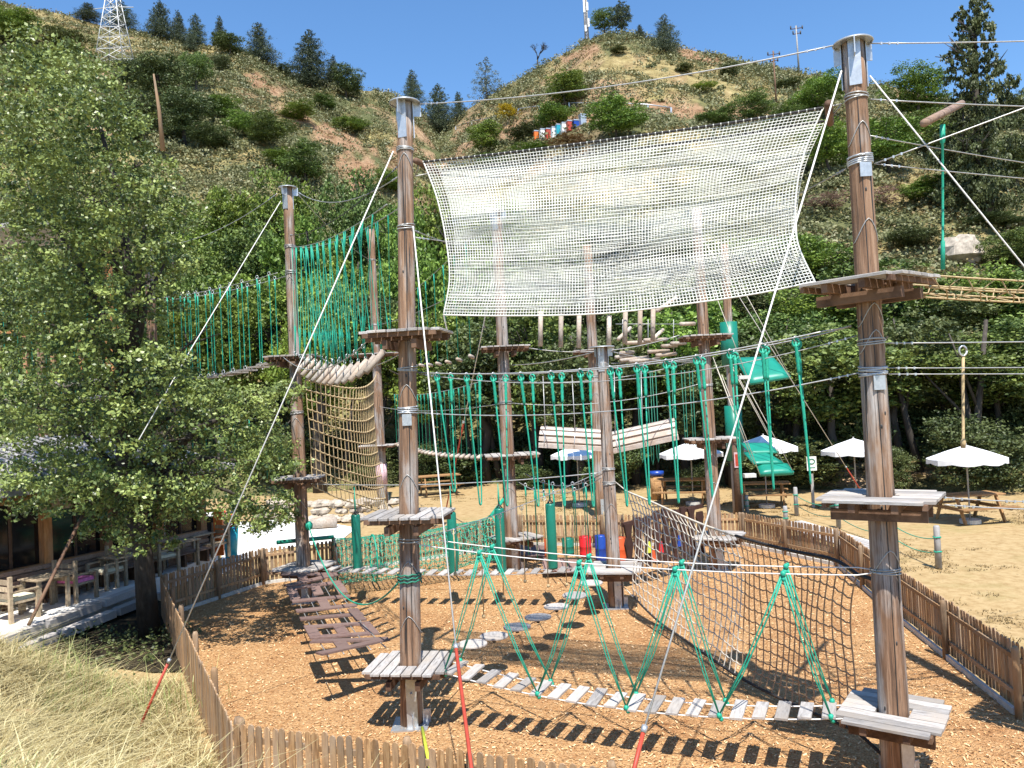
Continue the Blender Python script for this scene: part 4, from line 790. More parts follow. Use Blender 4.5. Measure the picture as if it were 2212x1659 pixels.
for sd in (-1, 1):
    for i, tp_ in enumerate(tops):
        T0 = along(hp, tp_) + pn * sd * .20
        for j in (i, i + 1):
            b_ = along(path, bots[j]) + pn * sd * .24 + Vector((0, 0, .03))
            for off in (-.011, .011):
                mb = MB(); mb.tube([T0 + hd * off, lerp(T0, b_, .3) + hd * off * 2 + Vector((0, 0, -.06)), lerp(T0, b_, .65) + hd * off * 1.5 + Vector((0, 0, -.09)), b_], [.014, .0075, .0075, .010], 5); part('rope', mb, M['green'], t)
        mb = MB(); knot(mb, T0, .034); knot(mb, T0 - Vector((0, 0, .06)), .027); knot(mb, T0 + Vector((.02, 0, .02)), .024); part('knot', mb, M['green'], t)
    for b0 in bots:
        mb = MB(); knot(mb, along(path, b0) + pn * sd * .24 + Vector((0, 0, .02)), .034); knot(mb, along(path, b0) + pn * sd * .24 + Vector((.02, 0, -.02)), .028); part('knot', mb, M['green'], t)

# ---------------------------------------------------------------- green stirrup loops on two parallel cables
SA_ = on(p1b, p1t, 4.92, .15, .1); SB_ = on(prb, prt, 5.12, -.17, .1); sp = sag(SA_, SB_, .20, 40)
for s, w_ in ((-1, 'front'), (1, 'rear')):
    mb = MB(); mb.tube([p + pn * s * (.22 if 1 < i < 39 else .06) for i, p in enumerate(sp)], .0085, 5); tag(part('steel_cable', mb, M['steel']), w_ + ' one of the twin cables carrying the green stirrup ropes', 'cable')
def px_on(path, px):      # place along a path which shows at photo column px
    best = min(range(201), key=lambda k: abs(1106 + FL * (np.array(along(path, k / 200)) - CP) @ CR / ((np.array(along(path, k / 200)) - CP) @ _F) - px)); return best / 200
ORD = ['first', 'second', 'third', 'fourth', 'fifth', 'sixth', 'seventh', 'eighth', 'ninth', 'tenth', 'eleventh', 'twelfth', 'thirteenth', 'fourteenth', 'fifteenth', 'sixteenth']
def ring(mb, c, r=.028, w=.006, rz=0): mb.tube([c + Vector((cos(rz) * cos(a) * r, sin(rz) * cos(a) * r, sin(a) * r * 1.3)) for a in [2 * pi * i / 10 for i in range(11)]], w, 5)
for i, (px, py) in enumerate([(960, 1055), (1020, 1083), (1078, 1085), (1139, 1086), (1200, 1086), (1263, 1087), (1326, 1086), (1386, 1082), (1445, 1078), (1511, 1067), (1580, 1058), (1651, 1048), (1723, 1036)]):
    s = px_on(sp, px); c = along(sp, s); t = thing('rope_stirrup', ORD[i] + ' green stirrup rope from the left on the twin cables between front poles', 'rope loop', c, 'green stirrup ropes between the two front poles')
    bx = ad(px + (15 if i < 9 else 22), py, c.y); b0 = Vector((c.x + (.02 if i % 3 else .07), c.y, bx.z)); 
    mb = MB(); ends = [c + pn * sd * .20 - Vector((0, 0, .05)) for sd in (-1, 1)]
    lo = [b0 + pn * .035 * cos(a) + Vector((0, 0, .05 * sin(a))) for a in [pi + pi * k / 6 for k in range(7)]]
    pts = [ends[0], lerp(ends[0], lo[0], .5), lo[0]] + lo[1:-1] + [lo[-1], lerp(ends[1], lo[-1], .5), ends[1]]
    mb.tube(pts, .0105, 6); part('rope', mb, M['green'], t)
    for e, l_ in zip(ends, (lo[0], lo[-1])):
        d = (l_ - e).normalized(); mb = MB(); ks = [e + d * (.03 + .33 * k / 9) for k in range(10)]; mb.tube(ks, [.018 + .005 * (k % 2) for k in range(10)], 7); ring(mb, e + Vector((0, 0, -.01)), .036, .014, rzb); part('splice', mb, M['green'], t)
        mb = MB(); ring(mb, e + Vector((0, 0, .035)), .024, .006, rzb + .8); part('shackle', mb, M['galv'], t)

# ---------------------------------------------------------------- the big white cargo net, folded in two layers
NA = Vector((-1.35, 11.2, 0)); NB = Vector((4.07, 8.98, 0))
def curve_pts(lst): return [onplane(x, y, NA, NB) for x, y in lst]
def resample(pts, n):
    P = np.array([list(p) for p in pts]); k = len(P); tt = np.linspace(0, k - 1, n + 1); o = []
    for q in tt:
        i = min(int(q), k - 2); u = q - i; p0 = P[max(i - 1, 0)]; p1, p2 = P[i], P[i + 1]; p3 = P[min(i + 2, k - 1)]
        o.append(.5 * ((2 * p1) + (-p0 + p2) * u + (2 * p0 - 5 * p1 + 4 * p2 - p3) * u * u + (-p0 + 3 * p1 - 3 * p2 + p3) * u ** 3))
    o = np.array(o); seg = np.linalg.norm(np.diff(o, axis=0), axis=1); s = np.concatenate([[0], np.cumsum(seg)]) / seg.sum(); g_ = np.linspace(0, 1, n + 1)
    return np.stack([np.interp(g_, s, o[:, j]) for j in range(3)], 1)
def coons(top, bot, left, right):
    nu, nv = len(top) - 1, len(left) - 1; u = np.linspace(0, 1, nu + 1)[:, None, None]; v = np.linspace(0, 1, nv + 1)[None, :, None]
    S = (1 - v) * top[:, None] + v * bot[:, None] + (1 - u) * left[None] + u * right[None] - ((1 - u) * (1 - v) * top[0] + u * (1 - v) * top[-1] + (1 - u) * v * bot[0] + u * v * bot[-1]); return S
def strands(name, lines, r, mat, vals=None, k=3):
    Vs = []; Fs = []; off = 0
    for Ln in lines:
        n = len(Ln); t = np.gradient(Ln, axis=0); t /= np.linalg.norm(t, axis=1)[:, None] + 1e-9; ref = np.array([.3, .9, .25]); u = np.cross(t, ref); u /= np.linalg.norm(u, axis=1)[:, None] + 1e-9; w = np.cross(t, u)
        ang = [2 * pi * j / k for j in range(k)]; ringv = np.stack([Ln + r * (u * cos(a) + w * sin(a)) for a in ang], 1).reshape(-1, 3); Vs.append(ringv)
        i = np.arange(n - 1)[:, None] * k + off; j = np.arange(k)[None]; Fs.append(np.stack([i + j, i + (j + 1) % k, i + k + (j + 1) % k, i + k + j], -1).reshape(-1, 4)); off += n * k
    Vs = np.concatenate(Vs); Fs = np.concatenate(Fs); me = bpy.data.meshes.new(name); me.vertices.add(len(Vs)); me.vertices.foreach_set('co', Vs.astype(np.float32).ravel()); me.loops.add(Fs.size); me.loops.foreach_set('vertex_index', Fs.astype(np.int32).ravel())
    me.polygons.add(len(Fs)); me.polygons.foreach_set('loop_start', np.arange(0, Fs.size, 4, dtype=np.int32)); me.materials.append(mat); me.update(calc_edges=True); me.polygons.foreach_set('use_smooth', [True] * len(Fs)); return me
NU, NV = 118, 54
top = resample(curve_pts([(915, 350), (1130, 326), (1345, 298), (1560, 268), (1778, 233)]), NU); bot = resample(curve_pts([(958, 680), (1100, 682), (1300, 677), (1500, 654), (1640, 633), (1760, 608)]), NU)
lef = resample(curve_pts([(915, 350), (943, 425), (962, 510), (971, 600), (958, 680)]), NV); rig = resample(curve_pts([(1778, 233), (1738, 330), (1720, 420), (1722, 520), (1760, 608)]), NV)
S1 = coons(top, bot, lef, rig); nrm = np.array([pn.x, pn.y, 0]); uu = np.linspace(0, 1, NU + 1)[:, None]; vv_ = np.linspace(0, 1, NV + 1)[None]
w1 = .022 * np.sin(vv_ * 26 + uu * 3) + .03 * np.sin(vv_ * 11 - uu * 5 + 1) + .03 * np.sin(uu * 17 + vv_ * 6); fade = np.sin(pi * vv_) ** .5 * np.clip(np.sin(pi * uu) * 3, 0, 1)
S1 = S1 + nrm * (w1 * fade - .22 * (1 - vv_) * 0)[..., None]; S1[..., 2] += (.006 * np.sin(vv_ * 40 + uu * 7) * fade)
w2 = .022 * np.sin(vv_ * 23 - uu * 4 + 2) + .035 * np.sin(vv_ * 9 + uu * 6); S2 = coons(top, bot, lef, rig) + nrm * (.50 * (1 - vv_) ** .8 + w2 * fade)[..., None]
o_ = Vector(top[0]); t = thing('cargo_net', 'big white double layered net hanging high between the two front poles', 'net', o_)
for S_, nm in ((S1, 'front_netting'), (S2, 'rear_netting')):
    Ss = S_ - np.array(o_); ln = [Ss[i] for i in range(NU + 1)] + [Ss[:, j] for j in range(0, NV + 1)]; oo = link(nm, strands(nm, ln, .0046, M['netw']), t); oo['kind'] = 'stuff'
for S_ in (S1, S2):
    mb = MB(); mb.tube([Vector(p) for p in S_[:, 0]], .017, 6); part('head_rope', mb, M['blackrope'], t); mb = MB()
    pts = [Vector(p) + Vector((0, 0, .0)) for p in S_[:, 0]]
    for i in range(0, NU, 2): mb.tube([pts[i] - hd * .006, pts[i] + hd * .006], .0195, 5)
    part('lacing', mb, M['netw'], t, stuff=True)
for e in ([Vector(p) for p in S1[0]], [Vector(p) for p in S1[-1]], [Vector(p) for p in S1[:, -1]]):
    mb = MB(); mb.tube(e, .011, 5); part('border_rope', mb, M['netw'], t)
for (c0, c1) in ((top[0], S2[0, 0]), (top[-1], S2[-1, 0])):
    mb = MB(); c0 = Vector(c0); c1 = Vector(c1); d = (c1 - c0).normalized(); sh = hd * (-.06 if c0.x < 0 else .06); mb.tube([c0 - d * .12 + sh, c1 + d * .12 + sh], .045, 8); part('spreader_bar', mb, M['joist'], t)
for s_ in (0, 1):
    mb = MB()
    for Sx in (S1, S2):
        mb.tube([Vector(Sx[0, 0]) - hd * .05, on(p1b, p1t, 7.72, .12, .1)], .008, 5); mb.tube([Vector(Sx[-1, 0]) + hd * .05, on(prb, prt, 7.68, -.12, .1)], .008, 5)
    if s_ == 0: part('tie_cable', mb, M['steel'], t, stuff=True)
mb = MB(); mb.tube([Vector(bot[0]), on(p1b, p1t, 5.5, .55, .2)], .01, 5); mb.tube([Vector(bot[-1]), on(prb, prt, 5.6, -.55, .1)], .01, 5); part('tie_rope', mb, M['netw'], t, stuff=True)

# ---------------------------------------------------------------- brown rope cargo net down to the right pole
CA = Vector((pcb.x, pcb.y, 0)); CB = Vector((prb.x, prb.y, 0))
cp = lambda l: [onplane(x, y, CA, CB) for x, y in l]
NU2, NV2 = 40, 12
top = resample(cp([(1355, 1062), (1410, 1085), (1508, 1129), (1608, 1163), (1708, 1189), (1800, 1208), (1851, 1240)]), NU2); bot = resample(cp([(1369, 1290), (1420, 1340), (1475, 1379), (1591, 1459), (1708, 1519), (1851, 1580)]), NU2)
lef = resample(cp([(1355, 1062), (1366, 1110), (1369, 1180), (1367, 1240), (1369, 1290)]), NV2); rig = resample(cp([(1851, 1240), (1838, 1319), (1834, 1389), (1840, 1470), (1851, 1580)]), NV2)
S = coons(top, bot, lef, rig); cn = np.array([CB.x - CA.x, CB.y - CA.y, 0]); cn /= np.linalg.norm(cn); cpn = np.array([cn[1], -cn[0], 0]); uu = np.linspace(0, 1, NU2 + 1)[:, None]; vv_ = np.linspace(0, 1, NV2 + 1)[None]
fd = np.sin(pi * vv_) ** .6; S = S - cpn * (.16 * fd * np.sin(pi * uu) + .05 * np.sin(uu * 24 + vv_ * 4) * fd)[..., None]
for i in range(NU2 + 1): S[i, :, 2] -= .015 * (i % 2) * fd[0]
t = thing('climbing_net', 'coarse rope cargo net stretched low from the middle pole to the right pole', 'net', Vector(top[0])); oo = np.array(Vector(top[0])); Ss = S - oo; h = 24
def wavy(Ln, amp=.02):   # horizontal strands droop between the knots
    out = []
    for i in range(len(Ln) - 1):
        for q in (0, .5): p = Ln[i] * (1 - q) + Ln[i + 1] * q; out.append(p - np.array([0, 0, amp * 4 * q * (1 - q)]))
    return np.array(out + [Ln[-1]])
l1 = [Ss[i] for i in range(0, h)] + [wavy(Ss[:h + 1, j]) for j in range(NV2 + 1)]; l2 = [Ss[i] for i in range(h, NU2 + 1)] + [wavy(Ss[h:, j]) for j in range(NV2 + 1)]
link('pale_netting', strands('pale_netting', l1, .010, M['palerope'], k=5), t)['kind'] = 'stuff'; link('brown_netting', strands('brown_netting', l2, .010, M['brownrope'], k=5), t)['kind'] = 'stuff'
mb = MB(); mb.tube([Vector(p) for p in S[:h + 1, 0]], .018, 6); part('head_rope', mb, M['palerope'], t); mb = MB(); mb.tube([Vector(p) for p in S[h:, 0]] + [on(prb, prt, 2.25, -.12)], .022, 6); part('head_rope', mb, M['blackrope'], t)
mb = MB(); mb.tube([Vector(p) for p in S[:, -1]] + [on(prb, prt, .25, -.1)], .022, 6); part('foot_rope', mb, M['blackrope'], t)
mb = MB(); mb.tube([on(pcb, pct, 2.65, .12), Vector(S[0, 0])], .012, 5); mb.tube([on(pcb, pct, .5, .12), Vector(S[0, -1])], .012, 5); part('tie_rope', mb, M['palerope'], t)

# tan climbing net at the left, between the second pole and the far one
t0 = ad(662, 822, 18.5); DA = Vector((t0.x, t0.y, 0)); q = ad(838, 900, 21.2); DB = Vector((q.x, q.y, 0)); cp = lambda l: [onplane(x, y, DA, DB) for x, y in l]; NU3, NV3 = 22, 11
top = resample(cp([(660, 820), (690, 828), (730, 834), (770, 832), (808, 820)]), NU3); bot = resample(cp([(676, 1050), (715, 1070), (760, 1085), (800, 1098), (838, 1100)]), NU3)
lef = resample(cp([(660, 820), (664, 880), (670, 940), (672, 1000), (676, 1050)]), NV3); rig = resample(cp([(808, 820), (806, 880), (812, 950), (824, 1030), (838, 1100)]), NV3)
S = coons(top, bot, lef, rig); uu = np.linspace(0, 1, NU3 + 1)[:, None]; vv_ = np.linspace(0, 1, NV3 + 1)[None]; dn = (DB - DA).normalized(); cpn = np.array([dn.y, -dn.x, 0]); S = S + cpn * (.35 * np.sin(pi * uu) * (1 - .2 * vv_))[..., None]; S[..., 2] -= .06 * np.sin(pi * uu)
t = thing('climbing_net', 'tan rope net curving like a hammock wall right of the second pole', 'net', Vector(S[0, 0])); Ss = S - S[0, 0]
link('netting', strands('netting', [Ss[i] for i in range(NU3 + 1)], .011, M['tan'], k=5), t)['kind'] = 'stuff'
for j in range(NV3 + 1): mb = MB(); mb.tube([Vector(p) for p in wavy(S[:, j], .015)], .019, 5); part('cross_rope', mb, M['tan'], t)
mb = MB(); mb.tube([Vector(S[0, 0]), on(pmb_, pmt, 4.6, .1)], .012, 5); mb.tube([Vector(S[-1, 0]), on(phb, pht, 6.0)], .012, 5); mb.tube([Vector(S[-1, -1]), on(phb, pht, .6)], .012, 5); part('tie_rope', mb, M['tan'], t)
# ---------------------------------------------------------------- second plank bridge with hanging padded rolls
A = Vector((-4.45, 18.35, .84)); B_ = Vector((1.35, 16.95, .84)); path = sag(A, B_, .10, 50); dv = B_ - A; hd2 = Vector((dv.x, dv.y, 0)).normalized(); pn2 = Vector((-hd2.y, hd2.x, 0)); rz2 = atan2(hd2.y, hd2.x)
t = thing('plank_bridge', 'rear low bridge of short grey planks below the hanging green rolls', 'rope bridge', A)
for k in range(20):
    c = along(path, (k + .6) / 20.2); inst('plank', plankmesh(.15, .5, .03, 'deck'), t, c, Matrix.Rotation(rz2 + random.uniform(-.05, .05), 3, 'Z') @ Matrix.Rotation(random.uniform(-.08, .08), 3, 'Y'))
for s in (-1, 1): mb = MB(); mb.tube([p + pn2 * s * .19 - Vector((0, 0, .02)) for p in path], .008, 5); part('foot_cable', mb, M['steel'], t)
hc = sag(on(pmb_, pmt, 2.75, .15), on(pcb, pct, 2.85, -.15), .12, 30); mb = MB(); mb.tube(hc, .012, 5); tag(part('steel_cable', mb, M['steel']), 'cable the green padded rolls hang from, over the rear plank bridge', 'cable')
for i, (px, yt, yb) in enumerate([(769, 1112, 1233), (975, 1107, 1239), (1078, 1098, 1236), (1188, 1088, 1228)]):
    s = px_on(hc, px - 3); c = along(hc, s); zt = ad(px, yt, c.y).z; zb = ad(px, yb, c.y).z; t = thing('punch_roll', ORD[i] + ' hanging green padded roll from the left, over the rear plank bridge', 'padded roll', Vector((c.x, c.y, zb)), 'green padded rolls')
    mb = MB(); mb.tube([(c.x, c.y, zb), (c.x, c.y, zb + .03), (c.x, c.y, zt - .03), (c.x, c.y, zt)], [.098, .105, .105, .095], 20); part('roll', mb, M['pad'], t)
    mb = MB()
    for k in range(4): a = k * pi / 2 + .4; mb.tube([(c.x + cos(a) * .09, c.y + sin(a) * .09, zt - .02), (c.x, c.y, zt + .10)], .012, 4)
    part('strap', mb, M['dark'], t); mb = MB(); mb.tube([(c.x, c.y, zt + .1), (c.x, c.y, zt + .24), c - Vector((0, 0, .05))], [.02, .02, .008], 6); part('rope', mb, M['green'], t)

# ---------------------------------------------------------------- round stepping discs
for i, (px, py) in enumerate([(1020.6, 1391), (1067, 1374), (1117, 1354), (1162, 1333), (1202, 1310), (1241, 1286), (1277, 1259)]):
    c = az(px, py, .62 + .02 * abs(i - 2)); t = thing('stepping_disc', ORD[i] + ' round pale stepping disc counted from the left front pole', 'disc', c, 'round stepping discs')
    r = .235; R = Matrix.Rotation(random.uniform(-.04, .04), 3, 'X'); mb = MB(); n = 24
    vs = [c + R @ Vector((cos(2 * pi * k / n) * r * q, sin(2 * pi * k / n) * r * q, z)) for q, z in ((.97, -.02), (1, -.012), (1, .008), (.965, .016)) for k in range(n)]
    mb.add(vs, [tuple(range(n - 1, -1, -1)), tuple(range(3 * n, 4 * n))] + [(j * n + k, j * n + (k + 1) % n, (j + 1) * n + (k + 1) % n, (j + 1) * n + k) for j in range(3) for k in range(n)]); part('board', mb, M['deck'], t)
    mb = MB(); mb.tube([c, c - Vector((0, 0, .10))], .03, 6); part('clamp', mb, M['dark'], t)
dp = [on(p1b, p1t, .75, .4, .2)] + [az(px, py, .60) - Vector((0, 0, .06)) for px, py in [(1020.6, 1391), (1067, 1374), (1117, 1354), (1162, 1333), (1202, 1310), (1241, 1286), (1277, 1259)]] + [on(pcb, pct, .75, -.3)]
mb = MB(); mb.tube(dp, .009, 5); tag(part('steel_cable', mb, M['steel']), 'low cable threading the round stepping discs', 'cable')
hh = sag(on(p1b, p1t, 2.55, .15, .2), on(pcb, pct, 2.95), .08, 30)
for i, (px, yb) in enumerate([(980, 1240), (1035, 1332), (1080, 1290), (1127, 1256), (1175, 1266), (1214, 1263)]):
    s = px_on(hh, px); c = along(hh, s); zb = ad(px, yb, c.y).z; mb = MB(); mb.tube([c, (c.x + .01, c.y, (c.z + zb) / 2), (c.x, c.y, zb)], .010, 5); o = part('hand_rope', mb, M['tan']); tag(o, ORD[i] + ' tan hand rope dangling over the stepping discs, from the left', 'rope', 'tan hand ropes over the stepping discs'); ORG[o.name] = Vector(o.location)
    mb = MB(); knot(mb, Vector((c.x, c.y, zb)), .03); part('knot', mb, M['tan'], o); mb = MB(); ring(mb, c - Vector((0, 0, .04)), .03, .008); part('hook', mb, M['galv'], o)

# ---------------------------------------------------------------- brown letter-board bridge
E0 = Vector((-4.8, 18.0, .86)); E1 = Vector((-2.5, 12.0, .84)); pth = sag(E0, E1, .14, 40); dl = Vector((E1.x - E0.x, E1.y - E0.y, 0)).normalized(); sl_ = Vector((dl.y, -dl.x, 0)); sl_ = -sl_ if sl_.x < 0 else sl_
t = thing('letter_bridge', 'sagging bridge of dark brown boards cut like big letters', 'rope bridge', E0)
LT = {'A': [((0, 0), (.5, 1)), ((1, 0), (.5, 1)), ((.2, .36), (.8, .36))], 'E': [((.08, 0), (.08, 1)), ((0, .08), (1, .08)), ((0, .5), (.85, .5)), ((0, .92), (1, .92))], 'H': [((.1, 0), (.1, 1)), ((.9, 0), (.9, 1)), ((0, .5), (1, .5))],
      'T': [((.5, 0), (.5, 1)), ((0, .9), (1, .9))], 'B': [((.1, 0), (.1, 1)), ((0, .08), (.9, .08)), ((0, .5), (.85, .5)), ((0, .92), (.9, .92)), ((.9, 0), (.9, 1))], 'F': [((.1, 0), (.1, 1)), ((0, .9), (1, .9)), ((0, .48), (.75, .48)), ((0,.15),(.4,.15))]}
wB = 1.12; nl = 6; Lp = (E1 - E0).length
for i, ch in enumerate('AEHTBA'):
    s0, s1 = (i + .02) / nl, (i + .97) / nl; a = along(pth, s0); b_ = along(pth, s1); d = b_ - a; Ld = d.length; d.normalize(); tilt = random.uniform(-.09, .09); sv = (sl_ * cos(tilt) + Vector((0, 0, sin(tilt)))).normalized(); up = sv.cross(d).normalized()
    mb = MB(); bw = .19
    for j, ((x0, y0_), (x1, y1_)) in enumerate(LT[ch]):     # letters lie sideways: height across the bridge
        f_ = lambda x, y: a + d * Ld * (.04 + .92 * x) + sv * (y - .5) * wB + up * (.002 + .003 * j)
        p0, p1 = f_(x0, y0_), f_(x1, y1_); mb.beam(p0, p1, bw, .028, up=up)
    part('letter_board', mb, M['brownboard'], t)
for s in (-.42, -.2, .2, .42): mb = MB(); mb.tube([p + sl_ * s * wB * .9 - Vector((0, 0, .028)) for p in pth], .009, 5); part('foot_cable', mb, M['steel'], t)
g = sag(on(pmb_, pmt, 1.78, .17, -.05), on(p1b, p1t, 1.98, -.17), .9, 24); mb = MB(); mb.tube(g, .014, 6); o = tag(part('hand_rope', mb, M['green']), 'slack green rope looping from the second pole to the front pole', 'rope'); ORG[o.name] = Vector(o.location); mb = MB(); knot(mb, g[0], .10); part('knot', mb, M['green'], o)

# ---------------------------------------------------------------- high log ladder with green ropes, second pole to front pole
LA = Vector((-4.7, 17.9, 5.72)); LB = Vector((-1.75, 11.9, 5.48)); lp = sag(LA, LB, .35, 40); UA = sag(on(pmb_, pmt, 8.3, .15), on(p1b, p1t, 7.3, -.15), .15, 40); dl = Vector((LB.x - LA.x, LB.y - LA.y, 0)).normalized(); sd = Vector((dl.y, -dl.x, 0))
sd = -sd if sd.x < 0 else sd
t = thing('log_ladder', 'high bridge of short logs hung by many crossing green ropes', 'rope bridge', LA)
for k in range(12):
    s = (k + .6) / 13.5; c = along(lp, s) - Vector((0, 0, .16)); a = c - sd * .16 + Vector((0, -.05, -.17)); b_ = c + sd * .13 + Vector((0, .05, .17)); mb = MB(); mb.tube([a, b_], .05, 9); part('log', mb, M['log'], t)
    for q, e in ((-1, b_ - sd * .34), (1, b_ + sd * .12)):
        for ds in (-.045, .045):
            u = along(UA, min(.985, max(.015, s + ds))) + sd * q * .12; m_ = lerp(u, e, .86); mb = MB(); mb.tube([u, lerp(u, e, .1), lerp(u, e, .12), lerp(u, e, .72), lerp(u, e, .74), lerp(u, e, .8), e], [.012, .012, .0062, .0062, .015, .010, .009], 5); part('rope', mb, M['green'], t)
        mb = MB(); ring(mb, e + Vector((0, 0, .08)), .03, .008, 1); part('shackle', mb, M['galv'], t)
for q in (-1, 1): mb = MB(); mb.tube([p + sd * q * .12 for p in UA], .0085, 5); part('carrying_cable', mb, M['steel'], t); mb = MB(); mb.tube([p + sd * q * .40 - Vector((0, 0, .05)) for p in lp], .009, 5); part('foot_cable', mb, M['steel'], t)

# left rope walk: ropes hanging to swinging steps, running into the tree
WA = Vector((-5.6, 18.7, 5.68)); WB = Vector((plb.x + .5, 21.4, 5.55)); wp = sag(WA, WB, .12, 30); wu = sag(on(pmb_, pmt, 7.7, -.15), on(plb, plt, 7.65), .1, 30); dw = (WB - WA); dw.z = 0; dw.normalize(); sw = Vector((-dw.y, dw.x, 0))
t = thing('rope_walk', 'high walk of hanging green ropes and small steps left of the second pole', 'rope bridge', WA)
for i, px in enumerate([600, 575, 541, 515, 494, 472, 440, 425, 408, 392, 380]):
    s = px_on(wu, px); 
    for q in (-1, 1):
        u = along(wu, s) + sw * q * .2 + dw * .07 * q; e = u + Vector((0, 0, along(wp, s).z - u.z + .04)); mb = MB(); mb.tube([u, lerp(u, e, .12), lerp(u, e, .13), lerp(u, e, .9), e], [.018, .018, .011, .011, .016], 5); part('rope', mb, M['green'], t)
        mb = MB(); ring(mb, u + Vector((0, 0, .04)), .03, .008); ring(mb, e - Vector((0, 0, .04)), .035, .010); part('shackle', mb, M['galv'], t)
    c = along(wp, s) - Vector((0, 0, .06)); mb = MB(); mb.box(c, (.30, .42, .04), rz=atan2(dw.y, dw.x)); part('step', mb, M['deck'], t)
for q in (-1, 1): mb = MB(); mb.tube([p + sw * q * .2 for p in wu], .009, 5); part('carrying_cable', mb, M['steel'], t)
cable(wp[0], wp[-1], .15, 'foot cable below the high left rope walk', .01)
# more of the course seen through the leaves of the big tree and left of the second pole
def hangers(name, label, A, B, zt, xs, drop, mat, r=.013, logs=True, loops=False):
    t = thing(name, label, 'rope bridge', A); up_ = sag(Vector((A.x, A.y, zt)), Vector((B.x, B.y, zt)), .15, 20); mb = MB(); mb.tube(up_, .011, 5); part('carrying_cable', mb, M['steel'], t); lo = sag(A, B, .15, 20)
    for i in range(xs):
        s = (i + .5) / xs; u = along(up_, s); e = along(lo, s); mb = MB(); mb.tube([u, lerp(u, e, .1), lerp(u, e, .11), e], [r * 1.7, r * 1.7, r, r], 5); part('rope', mb, M[mat], t)
        if logs: mb = MB(); mb.tube([e - Vector((0, .45, 0)), e + Vector((.05, .45, 0))], .055, 8); part('log', mb, M['log'], t)
    return t
hangers('log_walk', 'distant middle height log walk behind the left front pole', Vector((-5.2, 34.8, 2.85)), Vector((-.9, 21.4, 3.0)), 5.0, 22, 0, 'green', .014)
hangers('rope_walk', 'far high rope walk seen just right of the left front pole', Vector((-4.9, 34.8, 6.3)), Vector((-.9, 21.6, 5.75)), 9.0, 9, 0, 'green', .014)
hangers('rope_walk', 'low rope walk half hidden by the right branches of the big tree', Vector((-5.7, 18.9, 2.85)), Vector((-10.0, 22.6, 2.8)), 4.4, 8, 0, 'green', .012, False)
hangers('rope_walk', 'green rope walk glimpsed through the middle of the big tree', Vector((plb.x - .4, 21.6, 5.2)), Vector((-14.5, 22.5, 5.2)), 7.7, 10, 0, 'green', .012)

# stirrups farther back between the middle poles
for i, (px, Y) in enumerate([(1400, 21.5), (1412, 22), (1378, 22), (1447, 23), (1475, 24), (1492, 24)]):
    c = ad(px, 800, Y); mb = MB(); mb.tube([(c.x - .05, Y, c.z), (c.x - .03, Y, c.z - 2.4), (c.x, Y, c.z - 2.55), (c.x + .03, Y, c.z - 2.4), (c.x + .05, Y, c.z)], .011, 5); tag(part('rope_loop', mb, M['dkgreenrope']), ['first', 'second', 'third', 'fourth', 'fifth', 'sixth'][sorted([1400, 1412, 1378, 1447, 1475, 1492]).index(px)] + ' dark green rope loop from the left between the background poles', 'rope loop', 'distant green rope loops')
# short green hanging ropes over the drums
ra = sag(on(pdb, pdt, 3.75 - 1.4, .2), on(pcb, pct, 2.75, -.15), .35, 24); rb = [p + Vector((.25, .55, .12)) for p in ra]
for w_, q in (('front', ra), ('rear', rb)): mb = MB(); mb.tube(q, .012, 5); tag(part('steel_cable', mb, M['steel']), w_ + ' slack cable with short green ropes between the middle poles', 'cable')
for i in range(7):
    for w_, q in (('front', ra), ('rear', rb)):
        c = along(q, .12 + i * .12); mb = MB(); mb.tube([c, c - Vector((0, 0, .25)), c - Vector((0, 0, .27)), c - Vector((0, 0, 1.75))], [.024, .024, .012, .012], 5); o = part('hanging_rope', mb, M['green']); tag(o, ORD[i] + ' short green rope of the ' + w_ + ' row hanging toward the coloured drums', 'rope', 'short green ropes of the ' + w_ + ' row'); ORG[o.name] = Vector(o.location)
        mb = MB(); ring(mb, c + Vector((0, 0, .03)), .035, .01); part('shackle', mb, M['galv'], o)
# coloured drums
for px, yt, yb, col, lb in [(1190, 1163, 1204, 'orangedrum', 'orange drum half hidden by the fourth green roll'), (1228, 1162, 1198, 'pad', 'dark green drum left of the red drum'), (1265.5, 1158, 1202, 'redp', 'bright red drum between the green and blue drums'), (1300, 1156, 1212, 'bluep', 'dark blue drum left of the short middle pole'), (1341, 1160, 1212, 'orangedrum', 'orange red drum right of the short middle pole')]:
    Y = 20.6; a = ad(px, yb, Y); z1 = ad(px, yt, Y).z; t = thing('drum', lb, 'drum', a, 'coloured hanging drums'); r = .155; mb = MB(); zz = [(0, .9), (.02, 1), (.12, 1), (.14, 1.03), (.16, 1), (.48, 1), (.50, 1.03), (.52, 1), (.97, 1), (1, .94)]
    mb.tube([(a.x, Y, a.z + (z1 - a.z) * q) for q, _ in zz], [r * k for _, k in zz], 18); part('body', mb, M[col], t)
    for s in (-.10, .10): mb = MB(); mb.tube([(a.x + s, Y - .12, z1 - .02), (a.x + s, Y - .12, z1 + .62)], .010, 5); part('rope', mb, M['tan'], t)
